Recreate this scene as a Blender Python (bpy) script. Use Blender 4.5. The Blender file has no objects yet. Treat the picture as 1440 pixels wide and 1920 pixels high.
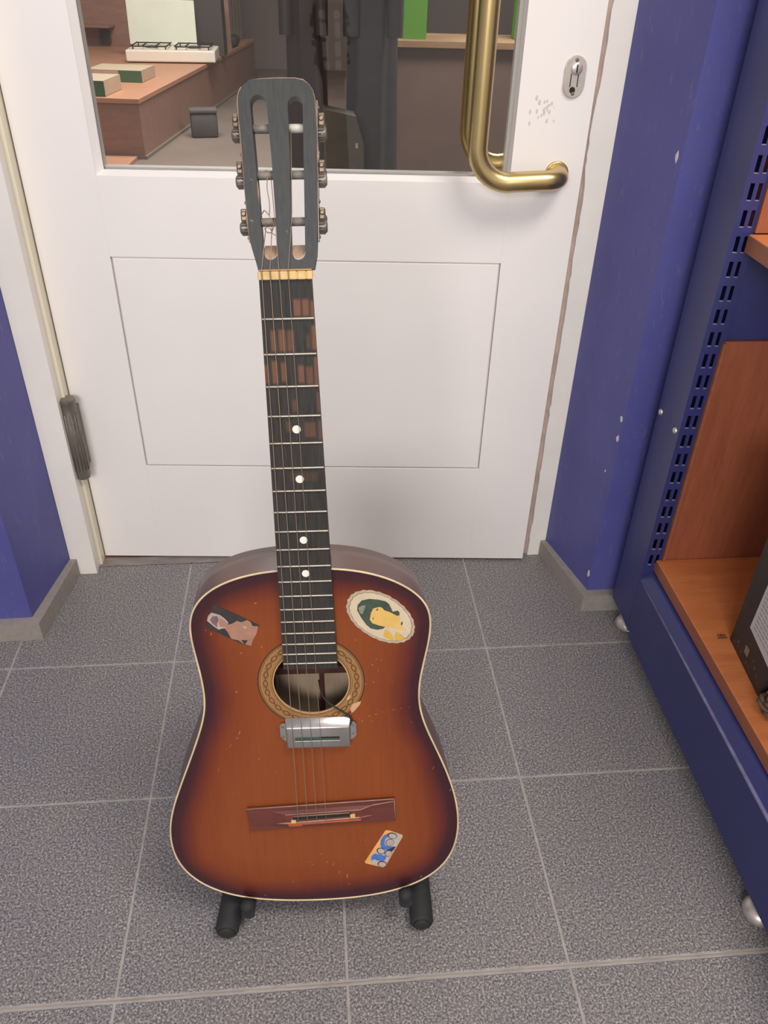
import bpy, bmesh, math, random
from mathutils import Vector, Matrix
from mathutils.geometry import delaunay_2d_cdt

random.seed(7)
scene = bpy.context.scene
COL = scene.collection

# ------------------------------------------------------------------ camera
cam_data = bpy.data.cameras.new('camera')
cam = bpy.data.objects.new('camera', cam_data)
COL.objects.link(cam)
cam_data.sensor_fit = 'HORIZONTAL'
cam_data.sensor_width = 36.0
cam_data.lens = 36.0 * 1516.2 / 1440.0
cam_data.clip_start = 0.05
_r = Vector((0.9996, -0.0173, 0.0229)); _u = Vector((-0.0087, 0.5771, 0.8167)); _f = Vector((0.0273, 0.8165, -0.5767))
cam.matrix_world = Matrix(((_r.x, _u.x, -_f.x, -0.0219), (_r.y, _u.y, -_f.y, -1.4273), (_r.z, _u.z, -_f.z, 1.1249), (0, 0, 0, 1)))
scene.camera = cam

# ------------------------------------------------------------------ world, lamps, exposure
world = bpy.data.worlds.new('shop_ambient')
scene.world = world
world.use_nodes = True
wb = world.node_tree.nodes['Background']
wb.inputs['Color'].default_value = (1.0, 0.965, 0.95, 1)
wb.inputs['Strength'].default_value = 0.43

def area(name, loc, target, sx, sy, power, color):
    d = bpy.data.lights.new(name, 'AREA'); d.shape = 'RECTANGLE'; d.size = sx; d.size_y = sy
    d.energy = power; d.color = color
    o = bpy.data.objects.new(name, d); COL.objects.link(o); o.location = loc
    o.rotation_euler = (Vector(target) - Vector(loc)).to_track_quat('-Z', 'Y').to_euler()
    return o
area('ceiling_lamp', (0.85, -1.45, 2.75), (0.2, -0.5, 0.2), 1.2, 0.6, 40, (1.0, 0.94, 0.87))
area('ceiling_lamp', (-0.6, -4.4, 2.2), (-0.4, 0, 0.3), 1.6, 1.0, 88, (1.0, 0.97, 0.97))
area('ceiling_lamp', (-0.9, 4.0, 2.6), (-1.0, 4.2, 0), 1.6, 1.2, 125, (1.0, 0.95, 0.9))
area('ceiling_lamp', (0.9, 2.2, 2.6), (0.8, 2.4, 0), 1.2, 0.6, 75, (1.0, 0.95, 0.9))

vs = scene.view_settings
scene.display_settings.display_device = 'sRGB'
vs.view_transform = 'Standard'; vs.look = 'None'; vs.gamma = 1.0; vs.use_curve_mapping = False
vs.exposure = 0.08

# ------------------------------------------------------------------ materials
def lin(c):
    out = []
    for v in c[:3]:
        v = v / 255.0
        out.append(v / 12.92 if v <= 0.04045 else ((v + 0.055) / 1.055) ** 2.4)
    return (out[0], out[1], out[2], 1.0)

class NT:
    def __init__(self, name):
        self.m = bpy.data.materials.new(name); self.m.use_nodes = True
        self.t = self.m.node_tree; self.b = self.t.nodes['Principled BSDF']
    def n(self, kind, **kw):
        x = self.t.nodes.new(kind)
        for k, v in kw.items(): setattr(x, k, v)
        return x
    def l(self, a, b): self.t.links.new(a, b)
    def coords(self, scale=(1, 1, 1)):
        tc = self.n('ShaderNodeTexCoord'); mp = self.n('ShaderNodeMapping')
        mp.inputs['Scale'].default_value = scale
        self.l(tc.outputs['Object'], mp.inputs['Vector'])
        return mp.outputs['Vector']
    def noise(self, vec, scale, detail=3, rough=0.55):
        x = self.n('ShaderNodeTexNoise'); x.inputs['Scale'].default_value = scale
        x.inputs['Detail'].default_value = detail; x.inputs['Roughness'].default_value = rough
        self.l(vec, x.inputs['Vector']); return x.outputs['Fac']
    def ramp(self, fac, stops, interp='LINEAR'):
        x = self.n('ShaderNodeValToRGB'); x.color_ramp.interpolation = interp
        e = x.color_ramp.elements
        while len(e) < len(stops): e.new(0.5)
        for k, (p, c) in enumerate(stops):
            e[k].position = p; e[k].color = c
        self.l(fac, x.inputs['Fac']); return x.outputs['Color']
    def mix(self, fac, a, b, mode='MIX'):
        x = self.n('ShaderNodeMix', data_type='RGBA', blend_type=mode)
        if isinstance(fac, (int, float)): x.inputs[0].default_value = fac
        else: self.l(fac, x.inputs[0])
        for sock, v in ((x.inputs[6], a), (x.inputs[7], b)):
            if isinstance(v, tuple): sock.default_value = v
            else: self.l(v, sock)
        return x.outputs[2]
    def math(self, op, a, b=None):
        x = self.n('ShaderNodeMath', operation=op)
        for i, v in enumerate((a, b)):
            if v is None: continue
            if isinstance(v, (int, float)): x.inputs[i].default_value = v
            else: self.l(v, x.inputs[i])
        return x.outputs[0]
    def bump(self, h, strength, dist=0.001):
        x = self.n('ShaderNodeBump'); x.inputs['Strength'].default_value = strength
        x.inputs['Distance'].default_value = dist
        self.l(h, x.inputs['Height']); self.l(x.outputs['Normal'], self.b.inputs['Normal'])

def pm(name, c, rough=0.5, metal=0.0, var=0.0, vscale=6, stretch=(1, 1, 1), bump=0, bscale=60, spec=0.5, c2=None, detail=4):
    k = NT(name); b = k.b
    b.inputs['Roughness'].default_value = rough; b.inputs['Metallic'].default_value = metal
    b.inputs['Specular IOR Level'].default_value = spec
    base = lin(c)
    if var or c2:
        v = k.coords(stretch); f = k.noise(v, vscale, detail)
        lo = lin(c2) if c2 else tuple(x * (1 - var) for x in base[:3]) + (1,)
        hi = base if c2 else tuple(min(1, x * (1 + var)) for x in base[:3]) + (1,)
        k.l(k.ramp(f, [(0.32, lo), (0.68, hi)]), b.inputs['Base Color'])
    else:
        b.inputs['Base Color'].default_value = base
    if bump:
        k.bump(k.noise(k.coords(stretch), bscale, 4), bump)
    return k.m

M = {}
M['door'] = pm('white_gloss_paint', (233, 227, 223), 0.32, var=0.025, vscale=3, bump=0.08, bscale=35)
M['casing'] = pm('white_frame_paint', (230, 224, 216), 0.4, var=0.04, vscale=8, bump=0.15, bscale=30)
M['cream'] = pm('cream_frame_paint', (228, 219, 196), 0.45, var=0.04, vscale=8, bump=0.1)
M['taupe'] = pm('bare_taupe_rebate', (176, 156, 144), 0.7, var=0.15, vscale=30, bump=0.3)
M['threshold'] = pm('worn_steel_threshold', (134, 124, 120), 0.5, metal=0.1, var=0.2, vscale=20, stretch=(1, 6, 6))
M['threshold_wood'] = pm('brown_threshold_wood', (124, 92, 78), 0.7, var=0.25, vscale=20, stretch=(0.3, 6, 6))
M['skirting'] = pm('grey_skirting_tile', (146, 137, 130), 0.55, var=0.08, vscale=90, bump=0.1, bscale=200)
M['brass'] = pm('satin_brass', (206, 182, 128), 0.34, metal=1.0, var=0.05, vscale=15)
M['steel'] = pm('brushed_steel', (206, 198, 190), 0.38, metal=0.75, var=0.08, vscale=60)
M['dark_steel'] = pm('grimy_dark_steel', (120, 112, 104), 0.42, metal=0.45, var=0.25, vscale=30)
M['dark'] = pm('dark_recess', (28, 24, 22), 0.8)
M['black'] = pm('black_rubber_foam', (34, 34, 35), 0.75, var=0.12, vscale=80, bump=0.2, bscale=300)
M['navy'] = pm('navy_enamel_steel', (49, 52, 104), 0.38, var=0.06, vscale=10, bump=0.04, bscale=60)
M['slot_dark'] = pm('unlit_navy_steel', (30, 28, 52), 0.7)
M['chip'] = pm('bare_plaster_chip', (205, 196, 198), 0.9, var=0.08, vscale=80)
M['edge_highlight'] = pm('plinth_edge_highlight', (112, 110, 142), 0.5, var=0.2, vscale=60)

# blue wall paint with scuffs
k = NT('blue_wall_paint'); v = k.coords()
f1 = k.noise(v, 5, 3); base = k.ramp(f1, [(0.3, lin((76, 75, 138))), (0.7, lin((85, 84, 148)))])
sc = k.noise(k.coords((9, 9, 2.2)), 14, 6, 0.7)
scr = k.ramp(sc, [(0.58, (0, 0, 0, 1)), (0.70, (1, 1, 1, 1))])
k.l(k.mix(k.math('MULTIPLY', scr, 0.35), base, lin((130, 128, 160))), k.b.inputs['Base Color'])
k.b.inputs['Roughness'].default_value = 0.5
k.bump(k.noise(v, 45, 4), 0.12); M['blue_wall'] = k.m

# speckled granite-look floor tile
k = NT('speckled_grey_tile'); v = k.coords()
gr = k.noise(v, 330, 2, 0.75); lg = k.noise(v, 9, 3); gr2 = k.noise(v, 620, 1, 0.6)
c1 = k.ramp(gr, [(0.30, lin((52, 50, 53))), (0.45, lin((108, 105, 106))), (0.56, lin((137, 133, 132))), (0.72, lin((196, 191, 189)))])
c2 = k.ramp(gr2, [(0.3, (0.62, 0.62, 0.64, 1)), (0.7, (1.3, 1.28, 1.28, 1))])
c = k.mix(0.75, c1, c2, 'MULTIPLY')
tint = k.ramp(lg, [(0.3, (0.92, 0.93, 0.98, 1)), (0.7, (1.06, 1.03, 1.0, 1))])
k.l(k.mix(0.9, c, tint, 'MULTIPLY'), k.b.inputs['Base Color'])
k.b.inputs['Roughness'].default_value = 0.5
k.bump(gr, 0.1, 0.0005); M['tile'] = k.m
M['grout'] = pm('pale_grout', (158, 151, 147), 0.9, var=0.14, vscale=40)
M['grout_beige'] = pm('beige_grout', (150, 140, 132), 0.9, var=0.2, vscale=25)

def wood(name, a, b, rough=0.45, axis=(1, 14, 14), scale=6, coat=0.0):
    k = NT(name); v = k.coords(axis)
    f = k.noise(v, scale, 6, 0.6); g = k.noise(v, scale * 6, 3, 0.6)
    col = k.ramp(f, [(0.3, lin(a)), (0.7, lin(b))])
    k.l(k.mix(0.25, col, k.ramp(g, [(0.35, (0.7, 0.66, 0.62, 1)), (0.65, (1.15, 1.15, 1.15, 1))]), 'MULTIPLY'), k.b.inputs['Base Color'])
    k.b.inputs['Roughness'].default_value = rough
    k.b.inputs['Coat Weight'].default_value = coat
    k.bump(g, 0.05); M[name] = k.m
    return k.m
wood('cherry_shelf', (188, 110, 64), (206, 126, 74), 0.42, (1.2, 10, 10))
wood('cherry_panel', (142, 78, 54), (158, 90, 62), 0.45, (12, 12, 1))
wood('cherry_edge', (140, 84, 58), (152, 92, 64), 0.5, (3, 1, 12))
wood('store_wood', (140, 106, 92), (156, 118, 102), 0.5, (1, 6, 6), 4)
wood('neck_wood', (66, 38, 34), (84, 48, 40), 0.35, (12, 1, 12))
wood('pale_wood', (184, 146, 112), (206, 170, 132), 0.7, (12, 1, 12))
wood('ramp_wood', (150, 124, 104), (178, 150, 124), 0.8, (10, 1, 10), 12)
wood('inside_wood', (150, 130, 108), (172, 150, 124), 0.8, (10, 1, 10))
wood('bridge_wood', (86, 42, 36), (106, 52, 42), 0.45, (1, 10, 10), 10)

# sunburst soundboard: 'edge' = distance to the rim in metres
k = NT('sunburst_soundboard'); at = k.n('ShaderNodeAttribute', attribute_name='edge')
wob = k.noise(k.coords(), 9, 3)
d = k.math('ADD', at.outputs['Fac'], k.math('MULTIPLY', k.math('SUBTRACT', wob, 0.5), 0.022))
d10 = k.math('MULTIPLY', d, 10.0)
col = k.ramp(d10, [(0.0, lin((52, 26, 33))), (0.10, lin((62, 28, 34))), (0.22, lin((98, 41, 28))), (0.38, lin((123, 57, 26))), (0.75, lin((133, 66, 28)))])
grain = k.noise(k.coords((60, 2.2, 60)), 5, 5, 0.6)
col = k.mix(0.3, col, k.ramp(grain, [(0.3, (0.74, 0.7, 0.66, 1)), (0.7, (1.16, 1.14, 1.1, 1))]), 'MULTIPLY')
s1 = k.noise(k.coords((120, 22, 1)), 3.0, 4, 0.7)
s2 = k.noise(k.coords((28, 100, 1)), 3.3, 4, 0.7)
m1 = k.ramp(s1, [(0.705, (0, 0, 0, 1)), (0.74, (1, 1, 1, 1))])
m2 = k.ramp(s2, [(0.715, (0, 0, 0, 1)), (0.75, (1, 1, 1, 1))])
col = k.mix(k.math('MULTIPLY', k.math('MAXIMUM', m1, m2), 0.45), col, lin((186, 128, 92)))
k.l(col, k.b.inputs['Base Color']); k.b.inputs['Roughness'].default_value = 0.36
k.b.inputs['Specular IOR Level'].default_value = 0.35
k.bump(grain, 0.04, 0.0005); M['burst'] = k.m

# fretboard with finger wear ('wear' attribute)
k = NT('worn_fretboard'); at = k.n('ShaderNodeAttribute', attribute_name='wear')
gn = k.noise(k.coords((90, 5, 90)), 6, 5, 0.65)
base = k.ramp(gn, [(0.3, lin((40, 38, 36))), (0.7, lin((62, 58, 55)))])
wn = k.math('MULTIPLY', at.outputs['Fac'], k.math('ADD', 0.55, k.math('MULTIPLY', gn, 0.8)))
k.l(k.mix(wn, base, lin((116, 78, 60))), k.b.inputs['Base Color'])
k.b.inputs['Roughness'].default_value = 0.6; k.bump(gn, 0.1, 0.0004); k.b.inputs['Specular IOR Level'].default_value = 0.25; M['fretboard'] = k.m

k = NT('headstock_lacquer'); gn = k.noise(k.coords((70, 4, 70)), 5, 5); w2 = k.noise(k.coords(), 160, 3)
base = k.ramp(gn, [(0.3, lin((44, 46, 45))), (0.7, lin((57, 58, 56)))])
k.l(k.mix(k.ramp(w2, [(0.70, (0, 0, 0, 1)), (0.76, (0.6, 0.6, 0.6, 1))]), base, lin((150, 146, 140))), k.b.inputs['Base Color'])
k.b.inputs['Roughness'].default_value = 0.5; k.b.inputs['Specular IOR Level'].default_value = 0.35; M['headstock'] = k.m

M['side'] = pm('dark_lacquered_side', (96, 68, 62), 0.3, var=0.12, vscale=6, spec=0.6)
M['binding'] = pm('aged_ivory_binding', (210, 186, 150), 0.5, var=0.12, vscale=40)
M['bone'] = pm('yellowed_bone_nut', (206, 172, 112), 0.4, var=0.14, vscale=90)
M['bone_line'] = pm('brown_nut_ledge', (178, 134, 88), 0.6, var=0.1)
M['fret'] = pm('nickel_fret', (196, 184, 170), 0.35, metal=0.6, var=0.12, vscale=60)
M['dot'] = pm('pearl_dot', (232, 230, 218), 0.35)
M['string'] = pm('wound_string', (158, 134, 116), 0.45, metal=0.4)
M['string_plain'] = pm('copper_string', (176, 128, 96), 0.4, metal=0.6)
M['chrome'] = pm('pickup_chrome', (176, 172, 170), 0.3, metal=0.9, var=0.08, vscale=50)
M['green'] = pm('green_pickup_coil', (52, 78, 60), 0.6, var=0.2, vscale=60)
M['roller'] = pm('grey_roller', (120, 114, 108), 0.6, var=0.25, vscale=120)
M['roller_white'] = pm('bone_roller', (196, 192, 182), 0.6, var=0.2, vscale=120)
M['gold_metal'] = pm('aged_brass_bracket', (124, 108, 92), 0.4, metal=0.7, var=0.3, vscale=120)
M['rosette'] = pm('amber_rosette', (146, 104, 58), 0.5, var=0.14, vscale=60)
M['rosette_dark'] = pm('brown_rosette_ink', (72, 44, 24), 0.6)
M['rosette_light'] = pm('gold_rosette_line', (172, 128, 74), 0.5)
M['torn'] = pm('torn_pale_wood', (196, 156, 116), 0.8, var=0.1, vscale=60)
M['wear_pink'] = pm('worn_pinkish_edge', (164, 124, 102), 0.7, var=0.15, vscale=80)
M['wear_head'] = pm('bare_headstock_edge', (150, 122, 100), 0.8, var=0.25, vscale=150)
M['scratch'] = pm('scratched_lacquer', (168, 110, 76), 0.7, var=0.2, vscale=200)
M['wear_orange'] = pm('bare_orange_wood', (178, 84, 50), 0.6, var=0.15, vscale=60)
M['s_cream'] = pm('sticker_cream', (200, 182, 154), 0.55, var=0.05, vscale=60)
M['s_rim'] = pm('sticker_rim', (178, 156, 134), 0.6, var=0.14, vscale=200)
M['s_green'] = pm('sticker_dark_green', (58, 72, 58), 0.6, var=0.25, vscale=60)
M['s_greylight'] = pm('sticker_hair_shine', (128, 128, 112), 0.6, var=0.2, vscale=60)
M['s_yellow'] = pm('sticker_yellow', (212, 172, 92), 0.6, var=0.06, vscale=60)
M['s_gold'] = pm('sticker_gold', (206, 164, 62), 0.6, var=0.08, vscale=60)
M['s_dark'] = pm('sticker_dark', (46, 40, 40), 0.6, var=0.2, vscale=60)
M['s_skin'] = pm('sticker_skin', (156, 114, 94), 0.6, var=0.12, vscale=60)
M['s_pale'] = pm('sticker_pale', (170, 152, 140), 0.6, var=0.14, vscale=90)
M['s_mauve'] = pm('sticker_mauve', (112, 84, 88), 0.6, var=0.2, vscale=90)
M['s_orange'] = pm('sticker_orange', (222, 160, 90), 0.6, var=0.08, vscale=90)
M['s_blue'] = pm('sticker_blue', (70, 108, 178), 0.6, var=0.2, vscale=200)
M['s_grey'] = pm('sticker_grey', (176, 166, 156), 0.6, var=0.1, vscale=200)
M['carton'] = pm('black_carton', (44, 37, 35), 0.5, var=0.12, vscale=30)
M['label'] = pm('white_paper_label', (196, 186, 184), 0.7, var=0.05, vscale=40)
M['ink'] = pm('grey_print', (128, 120, 120), 0.7)
M['carton_print'] = pm('faint_carton_print', (98, 78, 68), 0.6)
M['cable'] = pm('brown_cable', (88, 66, 50), 0.7, var=0.3, vscale=120)
M['tie'] = pm('twist_tie', (130, 112, 92), 0.6)
M['back_floor'] = pm('dull_store_floor', (118, 106, 98), 0.55, var=0.08, vscale=3)
M['back_wall'] = pm('dim_store_wall', (120, 106, 100), 0.8, var=0.05, vscale=3)
M['ceil'] = pm('store_ceiling', (190, 186, 180), 0.9)
M['stove_white'] = pm('stove_enamel', (226, 216, 200), 0.4)
M['stove_lid'] = pm('stove_lid_enamel', (214, 216, 200), 0.35, var=0.04, vscale=5)
M['box_white'] = pm('carton_white', (180, 158, 136), 0.8, var=0.08, vscale=6)
M['box_green'] = pm('carton_green', (66, 98, 66), 0.7)
M['box_black'] = pm('carton_dark', (66, 58, 56), 0.6)
M['box_grey'] = pm('carton_grey', (138, 128, 112), 0.8, var=0.08, vscale=10)
M['crate_green'] = pm('green_plastic', (94, 150, 50), 0.5)
M['crate_red'] = pm('red_plastic', (150, 60, 60), 0.5)
M['coat_brown'] = pm('brown_leather', (80, 64, 60), 0.55, var=0.12, vscale=8)
M['coat_grey'] = pm('dark_blue_grey_cloth', (84, 81, 80), 0.85, var=0.1, vscale=14)
M['olive'] = pm('olive_board', (104, 96, 80), 0.8, var=0.12, vscale=12)

# thin window glass
gm = bpy.data.materials.new('clear_glass'); gm.use_nodes = True
t = gm.node_tree; t.nodes.clear()
out = t.nodes.new('ShaderNodeOutputMaterial'); mx = t.nodes.new('ShaderNodeMixShader')
tr = t.nodes.new('ShaderNodeBsdfTransparent'); gl = t.nodes.new('ShaderNodeBsdfGlossy'); fr = t.nodes.new('ShaderNodeFresnel')
tr.inputs['Color'].default_value = (0.93, 0.93, 0.92, 1); gl.inputs['Roughness'].default_value = 0.02
fr.inputs['IOR'].default_value = 1.5
t.links.new(fr.outputs['Fac'], mx.inputs['Fac']); t.links.new(tr.outputs[0], mx.inputs[1]); t.links.new(gl.outputs[0], mx.inputs[2])
t.links.new(mx.outputs[0], out.inputs['Surface']); M['glass'] = gm

# ------------------------------------------------------------------ mesh helpers
class MB:
    def __init__(self): self.bm = bmesh.new(); self.mats = []
    def mi(self, m):
        if m is None: return 0
        if m not in self.mats: self.mats.append(m)
        return self.mats.index(m)
    def faces(self, vs, fs, m=None):
        bv = [self.bm.verts.new(v) for v in vs]; i = self.mi(m); res = []
        for f in fs:
            try:
                x = self.bm.faces.new([bv[j] for j in f]); x.material_index = i; res.append(x)
            except ValueError: pass
        return res
    def box(self, x0, x1, y0, y1, z0, z1, bev=0, m=None, mat=None):
        vs = [(x, y, z) for z in (z0, z1) for y in (y0, y1) for x in (x0, x1)]
        if mat: vs = [tuple(mat @ Vector(v)) for v in vs]
        fs = self.faces(vs, [(0, 2, 3, 1), (4, 5, 7, 6), (0, 1, 5, 4), (2, 6, 7, 3), (0, 4, 6, 2), (1, 3, 7, 5)], m)
        if bev:
            ed = list({e for f in fs for e in f.edges})
            bmesh.ops.bevel(self.bm, geom=ed, offset=bev, segments=2, affect='EDGES', profile=0.5)
        return self
    def prism(self, poly, z0, z1, bev=0, m=None, mat=None):
        n = len(poly); vs = [(p[0], p[1], z0) for p in poly] + [(p[0], p[1], z1) for p in poly]
        if mat: vs = [tuple(mat @ Vector(v)) for v in vs]
        fs = [tuple(range(n - 1, -1, -1)), tuple(range(n, 2 * n))] + [(i, (i + 1) % n, n + (i + 1) % n, n + i) for i in range(n)]
        fc = self.faces(vs, fs, m)
        if bev:
            ed = [e for e in {e for f in fc for e in f.edges} if abs(e.verts[0].co.z - e.verts[1].co.z) < 1e-6]
            bmesh.ops.bevel(self.bm, geom=ed, offset=bev, segments=2, affect='EDGES')
        return self
    def flat(self, poly, z, m=None, zf=None):
        self.faces([(p[0], p[1], z) for p in poly], [tuple(range(len(poly)))], m); return self
    def tube(self, path, r, seg=10, m=None, closed=False, cap=True):
        P = [Vector(p) for p in path]; n = len(P)
        R = r if isinstance(r, (list, tuple)) else [r] * n
        rings = []; up = None
        for i in range(n):
            if closed: d = (P[(i + 1) % n] - P[i - 1]).normalized()
            else: d = (P[min(i + 1, n - 1)] - P[max(i - 1, 0)]).normalized()
            if up is None:
                a = Vector((0, 0, 1)) if abs(d.z) < 0.9 else Vector((1, 0, 0)); up = a
            s = d.cross(up)
            if s.length < 1e-6: s = d.orthogonal()
            s.normalize(); up = s.cross(d).normalized()
            rings.append([self.bm.verts.new(P[i] + R[i] * (math.cos(2 * math.pi * q / seg) * s + math.sin(2 * math.pi * q / seg) * up)) for q in range(seg)])
        mi = self.mi(m)
        for i in range(n if closed else n - 1):
            a, b = rings[i], rings[(i + 1) % n]
            for q in range(seg):
                f = self.bm.faces.new((a[q], a[(q + 1) % seg], b[(q + 1) % seg], b[q])); f.material_index = mi; f.smooth = True
        if cap and not closed:
            for rg in (rings[0][::-1], rings[-1]):
                f = self.bm.faces.new(rg); f.material_index = mi
        return self
    def lathe(self, c, axis, prof, seg=24, m=None):
        ax = Vector(axis).normalized(); s = ax.orthogonal().normalized(); u = ax.cross(s); c = Vector(c)
        rings = [[self.bm.verts.new(c + ax * h + max(r, 1e-5) * (math.cos(2 * math.pi * q / seg) * s + math.sin(2 * math.pi * q / seg) * u)) for q in range(seg)] for h, r in prof]
        mi = self.mi(m)
        for a, b in zip(rings, rings[1:]):
            for q in range(seg):
                f = self.bm.faces.new((a[q], a[(q + 1) % seg], b[(q + 1) % seg], b[q])); f.material_index = mi; f.smooth = True
        for rg in (rings[0][::-1], rings[-1]):
            f = self.bm.faces.new(rg); f.material_index = mi
        return self
    def build(self, name, mat=None, parent=None, offset=None, world=None):
        bmesh.ops.recalc_face_normals(self.bm, faces=self.bm.faces)
        me = bpy.data.meshes.new(name); self.bm.to_mesh(me); self.bm.free()
        for m in (self.mats or [mat]):
            if m: me.materials.append(M[m] if isinstance(m, str) else m)
        if offset is not None: me.transform(Matrix.Translation(offset))
        o = bpy.data.objects.new(name, me); COL.objects.link(o)
        if parent: o.parent = parent
        if world is not None: o.matrix_world = world
        for p in me.polygons: pass
        return o

def smooth(o, angle=40):
    me = o.data
    for p in me.polygons: p.use_smooth = True
    me.set_sharp_from_angle(angle=math.radians(angle))
    return o

def plate(name, loops, z0, z1, mat, parent=None, bev=0, offset=None):
    """flat plate with holes: loops of 2-D points, extruded z0..z1"""
    cu = bpy.data.curves.new(name, 'CURVE'); cu.dimensions = '2D'; cu.fill_mode = 'BOTH'
    cu.extrude = max((z1 - z0) / 2 - bev, 1e-5); cu.bevel_depth = bev; cu.bevel_resolution = 1
    if bev: cu.offset = -bev
    for lp in loops:
        s = cu.splines.new('POLY'); s.points.add(len(lp) - 1); s.use_cyclic_u = True
        for q, p in zip(s.points, lp): q.co = (p[0], p[1], 0, 1)
    tmp = bpy.data.objects.new(name, cu); COL.objects.link(tmp)
    dg = bpy.context.evaluated_depsgraph_get(); dg.update()
    me = bpy.data.meshes.new_from_object(tmp.evaluated_get(dg))
    bpy.data.objects.remove(tmp); bpy.data.curves.remove(cu)
    me.transform(Matrix.Translation((0, 0, (z0 + z1) / 2)))
    if offset is not None: me.transform(Matrix.Translation(offset))
    me.materials.clear(); me.materials.append(M[mat])
    me.name = name
    o = bpy.data.objects.new(name, me); COL.objects.link(o)
    if parent: o.parent = parent
    return o

def empty(name, loc=(0, 0, 0), rotz=0):
    o = bpy.data.objects.new(name, None); o.empty_display_size = 0.05
    COL.objects.link(o); o.location = loc; o.rotation_euler = (0, 0, rotz); return o
def tag(o, label, cat, group=None):
    o['label'] = label; o['category'] = cat
    if group: o['group'] = group
    return o
def struct(o, label=None):
    o['kind'] = 'structure'
    if label: o['label'] = label
    return o
def label(o, text): o['label'] = text; return o
def spline(pts, n, closed=True):
    P = [Vector((p[0], p[1], p[2] if len(p) > 2 else 0)) for p in pts]; N = len(P); out = []
    segs = N if closed else N - 1
    for i in range(segs):
        p0, p1, p2, p3 = (P[(i - 1) % N], P[i], P[(i + 1) % N], P[(i + 2) % N]) if closed else (P[max(i - 1, 0)], P[i], P[i + 1], P[min(i + 2, N - 1)])
        for k_ in range(n):
            t = k_ / n
            out.append(0.5 * ((2 * p1) + (p2 - p0) * t + (2 * p0 - 5 * p1 + 4 * p2 - p3) * t * t + (3 * p1 - p0 - 3 * p2 + p3) * t ** 3))
    if not closed: out.append(P[-1])
    return out
def arc(cx, cy, r, a0, a1, n):
    return [(cx + r * math.cos(a0 + (a1 - a0) * i / n), cy + r * math.sin(a0 + (a1 - a0) * i / n)) for i in range(n + 1)]

# ------------------------------------------------------------------ floor (tile grid turned 3.84 deg to the door)
TH = 0.067
GM = Matrix.Rotation(TH, 4, 'Z')                       # tile-aligned frame
OX, OY = -0.6965, -0.0068
floor = struct(MB().box(-2.6, 2.4, -3.4, OY - 0.004, -0.05, -0.0007).build('floor', 'grout'))
floor.matrix_world = GM
tile_me = None
for j in range(0, 9):
    for i in range(-4, 6):
        if tile_me is None:
            t_ = MB().box(0.0017, 0.2983, -0.2983, -0.0017, -0.02, 0.0, 0.0012).build('tile', 'tile', floor)
            tile_me = t_.data; o = t_
        else:
            o = bpy.data.objects.new('tile', tile_me); COL.objects.link(o); o.parent = floor
        o.location = (OX + 0.3 * i, OY - 0.3 * j - (0.004 if j >= 3 else 0), 0)
jo = MB().box(-2.6, 2.4, OY - 0.9036, OY - 0.9010, -0.004, -0.0003, 0.0006).build('grout_joint', 'grout_beige', floor)

# ------------------------------------------------------------------ walls, skirting, frame, threshold
H = 2.6
cdx, cdy = math.cos(0.0795), math.sin(0.0795)
def cp(a, d): return (-0.61 + cdx * a - cdy * d, -0.0747 + cdy * a + cdx * d)     # casing frame: a along, d into the wall
wr = [cp(1.0015, 0.0), (0.4435, -0.1665), (0.4435 + 1.5 * math.cos(TH), -0.1665 + 1.5 * math.sin(TH)), (1.95, 0.30), cp(1.0015, 0.16)]
wall_right = struct(MB().prism(wr, 0, H).build('wall_right', 'blue_wall'))
wl = [cp(-0.0285, 0.0), cp(-0.0285, 0.16), (-2.1, 0.06), (-2.1, -0.395), (-0.657, -0.2565)]
wall_left = struct(MB().prism(wl, 0, H).build('wall_left', 'blue_wall'))
header = struct(MB().box(-0.66, 0.42, -0.05, 0.10, 2.07, H).build('wall_back', 'casing'))
# chips of paint knocked off the reveal and its corner
ch = MB()
def chip_on(cx, cz, w, h, nx, ny, px, py):
    pts = []
    for q in range(9):
        a = 2 * math.pi * q / 9; rr = random.uniform(0.65, 1.1)
        pts.append((math.cos(a) * w * rr, math.sin(a) * h * rr))
    tx, ty = -ny, nx
    vs_ = [(cx + tx * p[0] + nx * s, cz_(cz) + p[1]) for p in pts for s in (0,)]
    lo = [(px + tx * p[0] - nx * 0.001, py + ty * p[0] - ny * 0.001, cz + p[1]) for p in pts]
    hi = [(px + tx * p[0] + nx * 0.0007, py + ty * p[0] + ny * 0.0007, cz + p[1]) for p in pts]
    n_ = len(pts)
    ch.faces(lo + hi, [tuple(range(n_, 2 * n_))] + [(i, (i + 1) % n_, n_ + (i + 1) % n_, n_ + i) for i in range(n_)])
def cz_(z): return z
rdx, rdy = (0.4435 - cp(1.0015, 0)[0]), (-0.1665 - cp(1.0015, 0)[1])
rl = math.hypot(rdx, rdy); rnx, rny = rdy / rl, -rdx / rl       # normal of the right reveal (to the left)
for s_, z_, w_, h_ in ((0.93, 0.8735, 0.004, 0.010), (0.95, 0.437, 0.004, 0.007), (0.955, 0.396, 0.004, 0.008), (0.965, 0.080, 0.004, 0.011), (0.87, 0.318, 0.0015, 0.003)):
    q = cp(1.0015, 0); chip_on(0, z_, w_, h_, rnx, rny, q[0] + rdx * s_, q[1] + rdy * s_)
o = ch.build('paint_chips', 'chip', wall_right); o['kind'] = 'stuff'
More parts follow.
